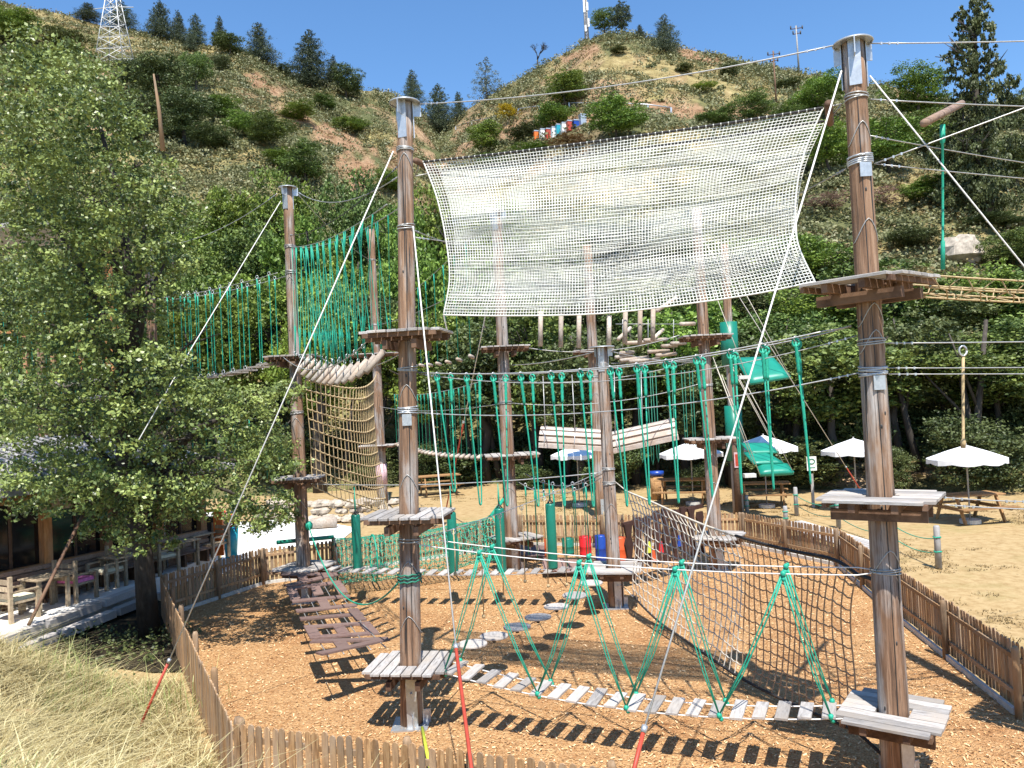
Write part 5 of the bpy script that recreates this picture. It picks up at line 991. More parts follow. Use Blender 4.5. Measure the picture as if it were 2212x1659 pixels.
# mulch sheet under shadow side: dark cut-out board wall
t = thing('board_wall', 'dark brown wall of upright wavy boards with coloured shapes', 'play wall', ad(1350, 1225, 18.4))
wa = ad(1350, 1225, 18.4); wb = ad(1525, 1205, 20.2); wa.z = wb.z = .35; nb_ = 9
for i in range(nb_):
    s = (i + .5) / nb_; c = lerp(wa, wb, s); hgt = 1.05 + .22 * sin(pi * s) + .04 * sin(i * 2.2); w = .21; mb = MB(); dwl = (wb - wa).normalized(); nw_ = 7; l_ = []; r_ = []
    for j in range(nw_ + 1):
        zz = .05 + hgt * j / nw_; wv = w / 2 * (1 + .35 * sin(j * 2.1 + i * 1.7)); l_.append(c - dwl * wv + Vector((0, 0, zz))); r_.append(c + dwl * wv + Vector((0, 0, zz)))
    off = Vector((dwl.y, -dwl.x, 0)) * .025; n = nw_ + 1; vs = [p + off for p in l_] + [p + off for p in r_] + [p - off for p in l_] + [p - off for p in r_]
    fs = []
    for j in range(nw_): fs += [(j, n + j, n + j + 1, j + 1), (2 * n + j + 1, 3 * n + j + 1, 3 * n + j, 2 * n + j), (j + 1, 2 * n + j + 1, 2 * n + j, j), (n + j, 3 * n + j, 3 * n + j + 1, n + j + 1)]
    fs += [(nw_, n + nw_, 3 * n + nw_, 2 * n + nw_), (0, 2 * n, 3 * n, n)]; mb.add(vs, fs); part('board', mb, M['darkboard'], t)
mb = MB(); mb.beam(wa + Vector((0, .06, 1.12)), wb + Vector((0, .06, 1.22)), .06, .10); part('top_beam', mb, M['darkboard'], t)
for px, py, col in [(1377, 1190, 'pad'), (1402, 1182, 'yellow'), (1428, 1182, 'redp'), (1412, 1200, 'orangedrum'), (1468, 1168, 'bluep')]:
    c = ad(px, py, 18.8); mb = MB(); mb.box(c, (.13, .03, .26), rz=.5, taper=.5); part('handhold', mb, M[col], t)
# brown low slide/ramp pieces and small deck boxes near the drums
for px, py, s, lb in [(1150, 1190, .9, 'slanting reddish brown board behind the second tall middle pole'), (1215, 1222, 1.0, 'low reddish brown board lying under the coloured drums')]:
    c = az(px, py, .25); mb = MB(); mb.box(c, (s, .6, .04), M=Matrix.Rotation(.35, 3, 'X') @ Matrix.Rotation(.12, 3, 'Y')); o = part('ramp_board', mb, M['brownboard']); tag(o, lb, 'board')

# ---------------------------------------------------------------- green tunnel net
ta = ad(722, 1190, 19.3); ta.z = .80; tb_ = ad(1062, 1150, 20.6); tb_.z = .95; n = 34; m_ = 22; r = .56; ax = (tb_ - ta); axn = Vector((ax.x, ax.y, 0)).normalized(); sn = Vector((-axn.y, axn.x, 0)); lines = []; G = np.zeros((n + 1, m_ + 1, 3))
for i in range(n + 1):
    s = i / n; c = lerp(ta, tb_, s) - Vector((0, 0, .10 * sin(pi * s))); rr = r * (1 - .07 * abs(sin(s * pi * 4)))
    for j in range(m_ + 1): a = 2 * pi * j / m_ + (.14 if i % 2 else 0); G[i, j] = c + sn * cos(a) * rr + Vector((0, 0, sin(a) * rr))
oo = G[0, 0].copy(); t = thing('tunnel_net', 'green crawl tunnel of fine netting between second and middle pole', 'net tunnel', Vector(oo)); G = G - oo
lines = [G[:, j] for j in range(m_ + 1)] + [G[i] for i in range(n + 1)] + [np.array([G[i, (i + k) % m_] for i in range(n + 1)]) for k in range(0, m_, 2)]
link('netting', strands('netting', lines, .0075, M['green']), t)['kind'] = 'stuff'
for i in (0, 8, 16, 25, 34):
    c = lerp(ta, tb_, i / n) - Vector((0, 0, .10 * sin(pi * i / n))); mb = MB(); mb.tube([c + sn * cos(a) * r * 1.02 + Vector((0, 0, sin(a) * r * 1.02)) for a in [2 * pi * k / 24 for k in range(25)]], .02, 6); part('hoop', mb, M['dark'] if i == 0 else M['green'], t)
mb = MB(); mb.tube([lerp(ta, tb_, 0) + Vector((-1.2, -.6, r + .05)), ta + Vector((0, 0, r + .02))], .05, 8); part('mouth_pipe', mb, M['pad'], t); mb = MB(); mb.tube([tb_ + Vector((0, 0, r)), on(pdb, pdt, 1.9, -.15)], .05, 8); part('mouth_pipe', mb, M['green'], t)

# ---------------------------------------------------------------- slatted half barrels hung between the middle poles
def halfbarrel(label, pa, pb, Ya, Yb):
    a = ad(*pa, Ya); b_ = ad(*pb, Yb); t = thing('slatted_barrel', label, 'hanging barrel', a, 'slatted wooden half barrels'); d = (b_ - a); dn_ = d.normalized(); s_ = Vector((dn_.y, -dn_.x, 0)).normalized(); u_ = s_.cross(dn_).normalized() if s_.cross(dn_).z > 0 else -s_.cross(dn_).normalized(); R_ = .37
    for k in range(9):
        th = radians(-12 + 204 * k / 8 - 90 + 90); q = s_ * cos(th) * R_ + u_ * sin(th) * R_; tang = (-s_ * sin(th) + u_ * cos(th)); mb = MB(); mb.beam(a + q, b_ + q, .118, .03, up=q.normalized()); part('slat', mb, M['paleslat'], t)
    for f_ in (.08, .5, .92):
        c = lerp(a, b_, f_); mb = MB(); mb.tube([c + s_ * cos(x) * (R_ + .022) + u_ * sin(x) * (R_ + .022) for x in [radians(-12 + 204 * k / 14) for k in range(15)]], .011, 5); part('band', mb, M['galv'], t)
        mb = MB(); mb.tube([c + s_ * (R_ + .02) * .7 + u_ * R_ * .75, Vector((c.x, c.y + .1, 5.05))], .012, 5); part('hanging_cable', mb, M['steel'], t)
halfbarrel('left slatted half barrel, level, hanging behind the green stirrups', (1168, 953), (1320, 962), 20.3, 20.0); halfbarrel('right slatted half barrel, tilted up, beside the pole behind the net', (1325, 966), (1464, 936), 19.9, 19.6)

# vertical hanging logs between the high decks
t = thing('log_row', 'row of upright logs hanging below the lower edge of the big net', 'hanging logs', Vector((.9, 20.8, 5.8)))
for px, y0_, y1_ in [(1168, 672, 748), (1212, 678, 750), (1251, 680, 752), (1316, 682, 748), (1351, 670, 742), (1383, 668, 745), (1411, 665, 736)]:
    Y = 20.6; a = ad(px, y0_, Y); b_ = ad(px - 1, y1_, Y); mb = MB(); mb.tube([a, b_], .062, 9); part('log', mb, M['log'], t); mb = MB(); mb.tube([a + Vector((0, 0, .35)), a], .009, 4); part('hanger', mb, M['steel'], t)
cable(on(pdb, pdt, 7.0, .15), on(pfb, pft, 7.1), .3, 'cable carrying the row of upright hanging logs', .01); cable(on(pdb, pdt, 5.85, .6), on(pfb, pft, 5.9, -.6), .25, 'foot cable under the row of upright logs', .011)
# far log step bridge with diagonal logs
t = thing('log_bridge', 'far bridge of slanting and level logs behind the row of upright logs', 'rope bridge', Vector((4, 27, 5.6)))
for (x0, y0_, x1, y1_) in [(1330, 772, 1365, 768), (1340, 779, 1400, 772), (1360, 781, 1425, 776), (1400, 760, 1445, 758), (1418, 768, 1460, 764), (1340, 763, 1368, 761), (1430, 748, 1462, 746), (1450, 742, 1480, 741), (1352, 741, 1400, 739), (1392, 735, 1440, 733), (1335, 733, 1362, 708), (1405, 738, 1432, 712), (1418, 672, 1462, 642), (1470, 700, 1500, 699)]:
    Y = 24.5; mb = MB(); mb.tube([ad(x0, y0_, Y), ad(x1, y1_, Y + .5)], .06, 8); part('log', mb, M['log'], t)
for (x0, y0_, x1, y1_) in [(1330, 700, 1480, 700), (1320, 785, 1500, 778), (1345, 690, 1345, 770), (1400, 690, 1400, 775), (1455, 690, 1455, 765)]:
    mb = MB(); mb.tube([ad(x0, y0_, 24.6), ad(x1, y1_, 24.9)], .012, 5); part('cable', mb, M['steel'], t)

# green mats hanging from the far padded pole
def mat(label, pts, Y, dY, th=.12):
    c = [ad(x, y, Y + (dY if i in (0, 1) else 0)) for i, (x, y) in enumerate(pts)]; n_ = (c[1] - c[0]).cross(c[3] - c[0]).normalized(); n_ = n_ if n_.z > 0 else -n_
    t = thing('hanging_mat', label, 'mat', c[3] , 'green step mats'); mb = MB(); k = 6; g = lambda u, v: lerp(lerp(c[0], c[1], u), lerp(c[3], c[2], u), v); vs = []
    for s in (-1, 1):
        for i in range(k + 1):
            for j in range(k + 1): u, v = i / k, j / k; e = min(1, 5 * min(u, 1 - u, v, 1 - v)) ** .5; vs.append(g(u, v) + n_ * s * th * (.25 + .3 * e))
    q = (k + 1) ** 2; fs = [(i * (k + 1) + j, (i + 1) * (k + 1) + j, (i + 1) * (k + 1) + j + 1, i * (k + 1) + j + 1) for i in range(k) for j in range(k)]; f2 = [tuple(x + q for x in reversed(f)) for f in fs]
    rim = [i for i in range(k + 1)] + [(i) * (k + 1) + k for i in range(1, k + 1)] + [k * (k + 1) + j for j in range(k - 1, -1, -1)] + [i * (k + 1) for i in range(k - 1, 0, -1)]
    f3 = [(rim[i], rim[(i + 1) % len(rim)], rim[(i + 1) % len(rim)] + q, rim[i] + q) for i in range(len(rim))]; mb.add(vs, fs + f2 + f3, True); part('pad', mb, M['mat'], t)
    for p in (c[2], c[3]): mb = MB(); mb.tube([p, p + Vector((-1.1 if p is c[3] else -1.6, 0, 3.4))], .012, 5); part('rope', mb, M['palerope'], t)
mat('uppermost green mat hanging beside the padded far pole', [(1588, 775), (1668, 772), (1708, 815), (1620, 830)], 27.4, 1.3, .2)
mat('dark green mat in the middle of the hanging mats', [(1600, 958), (1655, 958), (1683, 978), (1620, 980)], 27.6, .8); mat('green mat just above the lowest hanging mat', [(1606, 978), (1655, 977), (1692, 1000), (1628, 1003)], 27.0, .8); mat('lowest thick green mat over the picnic table', [(1634, 1006), (1700, 1004), (1715, 1022), (1642, 1026)], 26.6, .6, .24)
for x, y in [(1619, 1027), (1607, 815)]: c = ad(x, y, 26.4); mb = MB(); mb.box(c, (.38, .25, .12)); o = part('white_block', mb, M['base']); tag(o, 'small white wooden step ' + ('beside the lowest green mat' if y > 900 else 'under the uppermost green mat'), 'step')

# brown thin post with a notice, standing beside the padded pole
c = az(1596, 1110, 0); mb = MB(); mb.tube([c, c + Vector((0, 0, 2.6))], .13, 10); o = part('notice_post', mb, M['joist']); ORG[o.name] = Vector(o.location); tag(o, 'dark brown post with a red bordered notice beside the padded far pole', 'post'); mb = MB(); mb.box(c + Vector((0, -.14, 1.95)), (.20, .02, .55)); part('notice', mb, M['pinkwrap'], o); mb = MB(); mb.box(c + Vector((0, -.155, 1.95)), (.13, .012, .42)); part('notice_print', mb, M['red'], o)
c = on(phb, pht, 1.45); mb = MB(); mb.tube([c + Vector((0, 0, -.45)), c + Vector((0, 0, .5))], .245, 14); tag(part('wrap', mb, M['pinkwrap']), 'pinkish wrap round the foot of the far slender pole', 'wrap')

# ---------------------------------------------------------------- picnic tables and umbrellas
def picnic(label, px, py, rz, s=1.):
    o = az(px, py, 0); t = thing('picnic_table', label, 'picnic table', o, 'wooden picnic tables under the trees'); R = Matrix.Rotation(rz, 3, 'Z'); W = lambda x, y, z: o + R @ Vector((x * s, y * s, z * s))
    for i in range(5): mb = MB(); mb.box(W(0, -.32 + .16 * i, .75), (1.7 * s, .145 * s, .04), rz=rz); part('table_board', mb, M['table'], t)
    for sy in (-1, 1):
        for k in (0, 1): mb = MB(); mb.box(W(0, sy * (.72 + .13 * k), .44), (1.7 * s, .12 * s, .04), rz=rz); part('seat_board', mb, M['table'], t)
    for sx_ in (-1, 1):
        for sy in (-1, 1): mb = MB(); mb.beam(W(sx_ * .6, sy * .30, .72), W(sx_ * .6, sy * .62, .0), .09 * s, .05 * s, up=R @ Vector((1, 0, 0))); part('leg', mb, M['table'], t)
        mb = MB(); mb.box(W(sx_ * .66, 0, .40), (.05 * s, 1.7 * s, .09 * s), rz=rz); part('cross_bar', mb, M['table'], t)
picnic('picnic table seen between the two front poles, under dark trees', 948, 1068, .3, 1.25); picnic('shaded picnic table behind the pole above the dark boards', 1478, 1088, -.3, 1.3); picnic('sunlit picnic table below the hanging green mats', 1650, 1092, -.25, 1.15); picnic('picnic table under the right hand umbrella', 2096, 1124, .12, 1.1)
def umbrella(label, bx, by, ztop, rad, rz=.3):
    b0 = az(bx, by, 0); t = thing('umbrella', label, 'umbrella', b0, 'white garden umbrellas'); n = 8; dz = rad * .36; ap = b0 + Vector((0, 0, ztop)); vs = [ap]; mid = []; rim = []; hem = []
    for i in range(n * 4):
        a = rz + 2 * pi * i / (n * 4); k = 1 - .045 * abs(sin(n * (a - rz) / 2)); sg = .06 * abs(sin(n * (a - rz) / 2)); mid.append(ap + Vector((cos(a) * rad * .5 * k, sin(a) * rad * .5 * k, -dz * .46 - sg * .5))); rim.append(ap + Vector((cos(a) * rad * k, sin(a) * rad * k, -dz - sg * .3))); hem.append(ap + Vector((cos(a) * rad * k, sin(a) * rad * k, -dz - .13 - .05 * abs(cos(n * (a - rz) / 2)))))
    m4 = n * 4; vs += mid + rim + hem; fs = [(0, 1 + i, 1 + (i + 1) % m4) for i in range(m4)]
    for L0 in (0, 1): fs += [(1 + L0 * m4 + i, 1 + (L0 + 1) * m4 + i, 1 + (L0 + 1) * m4 + (i + 1) % m4, 1 + L0 * m4 + (i + 1) % m4) for i in range(m4)]
    mb = MB(); mb.add(vs, fs); part('canopy', mb, M['white'], t); mb = MB(); mb.tube([b0 + Vector((0, 0, .06)), ap + Vector((0, 0, .05))], .025, 8); part('mast', mb, M['greypost'], t)
    mb = MB(); mb.prism([(b0.x + cos(a) * .3, b0.y + sin(a) * .3) for a in [2 * pi * k / 12 for k in range(12)]], .0, .12); part('foot', mb, M['base'], t)
    for i in range(n): a = rz + 2 * pi * i / n; mb = MB(); mb.tube([ap + Vector((0, 0, -.06)), ap + Vector((cos(a) * rad * .97, sin(a) * rad * .97, -dz - .03))], .009, 4); part('rib', mb, M['greypost'], t)
umbrella('white umbrella at the right under the dangling tan rope', 2096, 1130, 2.42, 1.12); umbrella('white umbrella just left of the nearest right pole', 1852, 1102, 2.55, 1.12, .6); umbrella('white umbrella partly behind the green mats', 1657, 1096, 2.72, 1.25, .2); umbrella('white umbrella left of the pole above the dark boards', 1498, 1090, 2.5, 1.25, .5); umbrella('white umbrella farthest left, behind the far middle pole', 1252, 1094, 2.55, 1.1, .1)
# litter bin with blue rim
c = ad(1421, 1078, 34); c.z = 0; mb = MB(); mb.tube([c, c + Vector((0, 0, 1.0))], .28, 14); o = part('litter_bin', mb, M['table']); ORG[o.name] = Vector(o.location); tag(o, 'wooden litter bin with a blue rim in the shade behind the course', 'litter bin'); mb = MB(); mb.tube([c + Vector((0, 0, 1.0)), c + Vector((0, 0, 1.18))], .31, 14); part('rim', mb, M['bluep'], o)
# sign on a post
c = az(1756, 1075, 0); c = ad(1756, 1075, 29.5); c.z = 0; t = thing('sign', 'small white sign with a green emblem on a thin post', 'sign', c); mb = MB(); mb.box(c + Vector((0, 0, .62)), (.1, .06, 1.24)); part('post', mb, M['greypost'], t); mb = MB(); mb.box(c + Vector((0, -.06, 1.62)), (.36, .02, .52)); part('board', mb, M['signw'], t)
mb = MB(); mb.tube([c + Vector((cos(a) * .11, -.078, 1.70 + sin(a) * .09)) for a in [2 * pi * k / 12 for k in range(13)]], .018, 4); part('emblem', mb, M['dkgreenrope'], t); mb = MB(); mb.box(c + Vector((0, -.076, 1.47)), (.24, .006, .03)); part('print_line', mb, M['dkgreenrope'], t)
# low grey posts linked by green rope
PP = [(1614, 1107, .6), (1721, 1113, .95), (1812, 1140, .95), (1698, 1135, .6), (2028, 1227, .98), (1920, 1180, .9)]
prev = None
for i, (px, py, h) in enumerate(PP):
    c = az(px, py, 0); mb = MB(); mb.tube([c, c + Vector((0, 0, h)), c + Vector((0, 0, h + .03))], [.075, .07, .05], 12); o = part('bollard', mb, M['greypost']); tag(o, 'grey wooden bollard ' + ['at the back right fence corner', 'left of the grey plank walkway end, tall', 'behind the plank walkway, right one', 'low in front of the plank walkway', 'tied with green knots in the open sand field', 'hidden partly by the nearest right pole'][i], 'bollard', 'grey rope fence posts')
    ORG[o.name] = Vector(o.location)
    for zz in (h * .75, h * .4): mb = MB(); mb.tube([c + Vector((cos(a) * .082, sin(a) * .082, zz + .01 * sin(3 * a))) for a in [2 * pi * k / 10 for k in range(11)]], .016, 5); part('knot', mb, M['green'], o)
for (i, j, lb) in [(5, 4, 'from the hidden bollard to the one in the open field'), (1, 2, 'between the two bollards behind the walkway'), (2, 5, 'passing behind the nearest right pole')]:
    a = az(*PP[i][:2], 0); b_ = az(*PP[j][:2], 0)
    for zz in (.7, .36): mb = MB(); mb.tube(sag(a + Vector((0, 0, zz)), b_ + Vector((0, 0, zz)), .15, 12), .012, 5); tag(part('barrier_rope', mb, M['green']), ('upper' if zz > .5 else 'lower') + ' green barrier rope ' + lb, 'rope')
# grey plank walkway behind the right fence
wa = az(1700, 1128, .45); wb = az(1895, 1188, .45); t = thing('walkway', 'low grey plank walkway behind the right back fence', 'walkway', Vector((wa.x, wa.y, 0))); d = wb - wa; Lw = d.length; d.normalize(); s_ = Vector((-d.y, d.x, 0))
for i in range(7): mb = MB(); mb.beam(wa + s_ * (.14 * i - .42), wb + s_ * (.14 * i - .42), .125, .035); part('plank', mb, M['plank'], t)
for f_ in (.04, .5, .96):
    for q in (-.4, .4): c = lerp(wa, wb, f_) + s_ * q; mb = MB(); mb.box((c.x, c.y, .21), (.09, .09, .43)); part('leg', mb, M['joist'], t)

# spreader beam, dangling ropes and rope tunnel right of the nearest pole
a = ad(1996, 266, 8.6); b_ = ad(2077, 224, 9.8); mb = MB(); mb.tube([a, b_], .045, 10); tag(part('spreader_beam', mb, M['cafe']), 'round wooden spreader beam between cables at upper right', 'beam')
c = ad(2036, 270, 9.2); e = ad(2037, 582, 9.2); mb = MB(); mb.tube([c, lerp(c, e, .12), lerp(c, e, .13), lerp(c, e, .8), lerp(c, e, .81), e], [.03, .03, .015, .014, .024, .026], 7); tag(part('hanging_rope', mb, M['green']), 'single long green rope dangling under the spreader beam', 'rope')
c = ad(2080, 758, 10.2); e = ad(2081, 968, 10.2); mb = MB(); mb.tube([c - Vector((0, 0, .08)), lerp(c, e, .3), lerp(c, e, .9), lerp(c, e, .93), e], [.018, .02, .018, .034, .03], 7); o = tag(part('hanging_rope', mb, M['tan']), 'thick tan rope dangling above the right umbrella', 'rope'); ORG[o.name] = Vector(o.location); mb = MB(); ring(mb, c, .05, .014); part('thimble', mb, M['galv'], o)
t = thing('rope_tunnel', 'brown coarse rope net walkway leaving the top right deck', 'net', on(prb, prt, 5.62, .6)); a0 = on(prb, prt, 5.62, .6, .1); a1 = Vector((12, 10.5, 5.55))
for k, (dy, dz) in enumerate([(-.3, .0), (-.2, -.12), (0, -.2), (.2, -.12), (.35, .0)]): mb = MB(); mb.tube([p + Vector((0, dy, dz)) for p in sag(a0, a1, .14, 24)], .011, 5); part('long_rope', mb, M['tan'], t)
for k in range(34): s = (k + .5) / 34; c = along(sag(a0, a1, .14, 24), s); o1 = .06 * (1 if k % 2 else -1); mb = MB(); mb.tube([c + Vector((o1, -.3, 0)), c + Vector((-o1, -.2, -.12)), c + Vector((o1, 0, -.2)), c + Vector((-o1, .2, -.12)), c + Vector((o1, .35, 0))], .008, 4); part('cross_rope', mb, M['tan'], t)

# ---------------------------------------------------------------- terrace and hut at the left
def poly_sheet(name, pts, z, mat): g = MB(); g.add([(p.x, p.y, z) for p in pts], [tuple(range(len(pts)))]); return part(name, g, mat)
TA = az(-260, 1470, .42); TB = az(305, 1262, .42); TC = az(470, 1195, .42); TDp = az(470, 1105, .42); TE = az(-300, 1180, .42)
M['paving'] = plain('white_paving', (.74, .72, .68), .9, .2, 0, .08, 2)
mb = MB(); mb.prism([(p.x, p.y) for p in (TA, TB, TC, TDp, TE)], .0, .42); struct(part('terrace', mb, M['paving']))
de = (TB - TA).normalized(); ne = Vector((de.y, -de.x, 0)); te = thing('sleeper_edging', 'weathered timber sleepers edging the terrace beside the tree', 'sleepers', Vector((TA.x, TA.y, 0)))
for i, (off, z) in enumerate([(.14, .36), (.5, .17)]):
    for k in range(4): a = lerp(TA, TB, k / 4 + .01); b_ = lerp(TA, TB, (k + 1) / 4 - .01); mb = MB(); mb.beam(Vector((a.x, a.y, z)) + ne * off, Vector((b_.x, b_.y, z)) + ne * off, .22, .16); part('sleeper', mb, M['plank'], te)
wp_ = [az(*q, .006) for q in [(478, 1185), (500, 1128), (660, 1120), (770, 1140), (730, 1172), (640, 1180), (560, 1196), (480, 1240)]]; struct(poly_sheet('white_paving', wp_, .006, M['paving']))
# hut
HA_ = az(-230, 1287, 1.2); HB_ = az(440, 1145, 1.2); HA_.z = HB_.z = .42; dh = (HB_ - HA_).normalized(); nh = Vector((dh.y, -dh.x, 0)); nh = nh if nh.y < 0 else -nh; LH = (HB_ - HA_).length
t = thing('hut', 'wooden cafe hut with orange brown posts behind the big tree', 'hut', HA_)
hx = lambda s, o, z: HA_ + dh * s - nh * o + Vector((0, 0, z))
for i in range(5): mb = MB(); mb.beam(hx(0, .0 + .002 * i, .075 + .15 * i), hx(LH, .0 + .002 * i, .075 + .15 * i), .03, .142); part('wall_board', mb, M['cafe'], t)
mb = MB(); mb.beam(hx(0, -.04, .78), hx(LH, -.04, .78), .16, .06); part('sill', mb, M['orangewood'], t)
nb_ = 5
for i in range(nb_ + 1): s = LH * i / nb_; mb = MB(); mb.box(hx(min(max(s, .1), LH - .1), -.03, 1.3), (.2, .2, 2.6), rz=atan2(dh.y, dh.x)); part('post', mb, M['orangewood'], t)
for i in range(nb_):
    mb = MB(); mb.beam(hx(LH * i / nb_ + .12, .06, 1.52), hx(LH * (i + 1) / nb_ - .12, .06, 1.52), .02, 1.44); part('window', mb, M['glass'], t)
    mb = MB(); mb.beam(hx(LH * (i + .5) / nb_, .03, .81), hx(LH * (i + .5) / nb_, .03, 2.25), .05, .05, up=(0, 1, 0)); part('mullion', mb, M['joist'], t)
mb = MB(); mb.beam(hx(0, -.05, 2.42), hx(LH, -.05, 2.42), .2, .3); part('lintel', mb, M['orangewood'], t)
mb = MB(); mb.beam(hx(LH - .05, .05, 1.2), hx(LH - .05, 3.2, 1.2), .06, 2.4); part('side_wall', mb, M['cafe'], t); mb = MB(); mb.beam(hx(0, 3.2, 1.2), hx(LH, 3.2, 1.2), .06, 2.4); part('back_wall', mb, M['joist'], t)
rf = MB(); rf.add([hx(-.3, -.9, 2.5), hx(LH + .4, -.9, 2.5), hx(LH + .4, 3.6, 3.5), hx(-.3, 3.6, 3.5), hx(-.3, -.9, 2.62), hx(LH + .4, -.9, 2.62), hx(LH + .4, 3.6, 3.62), hx(-.3, 3.6, 3.62)], [(3, 2, 1, 0), (4, 5, 6, 7), (0, 1, 5, 4), (1, 2, 6, 5), (2, 3, 7, 6), (3, 0, 4, 7)]); part('roof', rf, M['roof'], t)
for i in range(30): s = -.2 + (LH + .5) * i / 30; mb = MB(); a = hx(s, -.92, 2.66); b_ = hx(s, 3.6, 3.66); mb.tube([a, b_], .05, 6); part('roof_rib', mb, M['roof'], t)
mb = MB(); c = hx(LH * .42, -.14, 2.15); mb.box(c, (.9, .03, .3), rz=atan2(dh.y, dh.x)); part('sign_board', mb, M['furn'], t)
# upper storey terrace in the leaves
c = ad(100, 720, 26); t = thing('balcony', 'high timber balcony with posts showing through the big tree', 'balcony', Vector((c.x, 26, 0)))
for i in range(7): mb = MB(); x = c.x - 3.4 + i * .9; mb.box((x, 26, 6.7), (.12, .12, 1.6)); part('post', mb, M['orangewood'], t)
mb = MB(); mb.box((c.x - .8, 26.6, 5.8), (7, 1.8, .2)); part('deck', mb, M['deck'], t); mb = MB(); mb.box((c.x - .8, 26, 7.5), (7, .1, .1)); part('handrail', mb, M['orangewood'], t); mb = MB(); mb.box((c.x - 1.3, 27, 10.9), (6, 3, .15)); part('canopy', mb, M['roof'], t)
for x in (-3.6, 1.6): mb = MB(); mb.box((c.x + x, 27, 5.4), (.2, .2, 10.9)); part('column', mb, M['orangewood'], t)
# long slatted bench along the wall
bz = .42; t = thing('slatted_bench', 'long slatted wooden bench running along the hut wall', 'bench', hx(0, -.45, 0))
for i in range(4): mb = MB(); mb.beam(hx(0, -.14 - .02 * (3 - i), .40 + .115 * i), hx(LH, -.14 - .02 * (3 - i), .40 + .115 * i), .03, .095); part('back_slat', mb, M['cafe'], t)
for i in range(3): mb = MB(); mb.beam(hx(0, -.30 - .14 * i, .36), hx(LH, -.30 - .14 * i, .36), .12, .03); part('seat_slat', mb, M['cafe'], t)
for i in range(10): mb = MB(); s = LH * (i + .5) / 10; mb.box(hx(s, -.42, .17), (.07, .30, .34), rz=atan2(dh.y, dh.x)); part('leg', mb, M['joist'], t)
def furn(name, label, px, py, rz, kind, cush=None):
    o = az(px, py, .42); t = thing(name, label, 'table' if kind == 't' else 'chair', o, 'cafe tables' if kind == 't' else 'cafe armchairs'); R = Matrix.Rotation(rz, 3, 'Z'); W = lambda x, y, z: o + R @ Vector((x, y, z))
    if kind == 't':
        for i in range(5): mb = MB(); mb.box(W(0, -.28 + .14 * i, .70), (.78, .13, .03), rz=rz); part('top_board', mb, M['furn'], t)
        for x in (-.32, .32):
            for y in (-.27, .27): mb = MB(); mb.box(W(x, y, .34), (.07, .07, .68), rz=rz); part('leg', mb, M['furn'], t)
    else:
        for x in (-.3, .3):
            for y in (-.28, .28): mb = MB(); hh_ = .95 if y > 0 else .6; mb.box(W(x, y, hh_ / 2), (.07, .07, hh_), rz=rz); part('leg', mb, M['furn'], t)
            mb = MB(); mb.box(W(x, 0, .615), (.08, .6, .03), rz=rz); part('armrest', mb, M['furn'], t)
        for i in range(3): mb = MB(); mb.box(W(0, .29, .55 + .14 * i), (.6, .03, .10), rz=rz); part('back_slat', mb, M['furn'], t)
        mb = MB(); mb.box(W(0, 0, .40), (.58, .56, .05), rz=rz); part('seat', mb, M['furn'], t)
        if cush: mb = MB(); mb.box(W(0, -.01, .465), (.56, .54, .07), rz=rz, taper=.94); part('cushion', mb, M[cush], t)
rzh = atan2(dh.y, dh.x)
furn('cafe_chair', 'cafe armchair with a bright pink cushion on the white terrace', 165, 1296, rzh + 1.7, 'c', 'pink'); furn('cafe_chair', 'cafe armchair at the left picture edge with a cream cushion', 35, 1338, rzh + 1.55, 'c', 'cream')
furn('cafe_chair', 'cafe armchair with cream cushion just left of the tree trunk', 232, 1270, rzh - 1.5, 'c', 'cream'); furn('cafe_chair', 'cafe armchair with cream cushion right of the tree trunk', 350, 1238, rzh + 1.5, 'c', 'cream'); furn('cafe_chair', 'cafe armchair at the far end by the orange board', 462, 1205, rzh - 1.6, 'c', None)
furn('cafe_table', 'cafe table between the cream cushion chair and the pink one', 100, 1316, rzh, 't'); furn('cafe_table', 'cafe table behind the tree trunk at its left', 262, 1262, rzh, 't'); furn('cafe_table', 'cafe table right of the tree trunk, nearer one', 392, 1225, rzh, 't'); furn('cafe_table', 'cafe table nearest to the orange board', 425, 1208, rzh, 't')
# orange board, teal tub with flowers
c = az(458, 1200, .42); t = thing('orange_frame', 'orange and black painted upright board by the flower tub', 'board', c); mb = MB(); mb.box(c + Vector((.22, 0, .62)), (.26, .08, 1.25)); part('orange_panel', mb, M['orangep'], t); mb = MB(); mb.box(c + Vector((-.06, .01, .58)), (.29, .06, 1.1)); part('dark_panel', mb, M['dark'], t); mb = MB(); mb.box(c + Vector((.05, .0, 1.29)), (.65, .12, .07)); part('yellow_cap', mb, M['yellow'], t)
c = az(500, 1205, .1); t = thing('flower_tub', 'turquoise tub filled with colourful flowers', 'flower tub', c); mb = MB(); mb.tube([c, c + Vector((0, 0, .95))], [.17, .24], 16); part('tub', mb, M['teal'], t)
for col, nm in (('redp', 'red_flower'), ('yellow', 'yellow_flower'), ('bluep', 'blue_flower'), ('pink', 'pink_flower'), ('L', 'leaves')):
    n = 60 if col != 'L' else 260; P = np.array(c) + np.array([0, 0, 1.15]) + NR.normal(size=(n, 3)) * np.array([.17, .17, .16]); o = link(nm, quads(nm, leafcloud(P - np.array(c), np.ones(n), .085, 3, .3, .9), L['bright'] if col == 'L' else M[col]), t); o['kind'] = 'stuff'
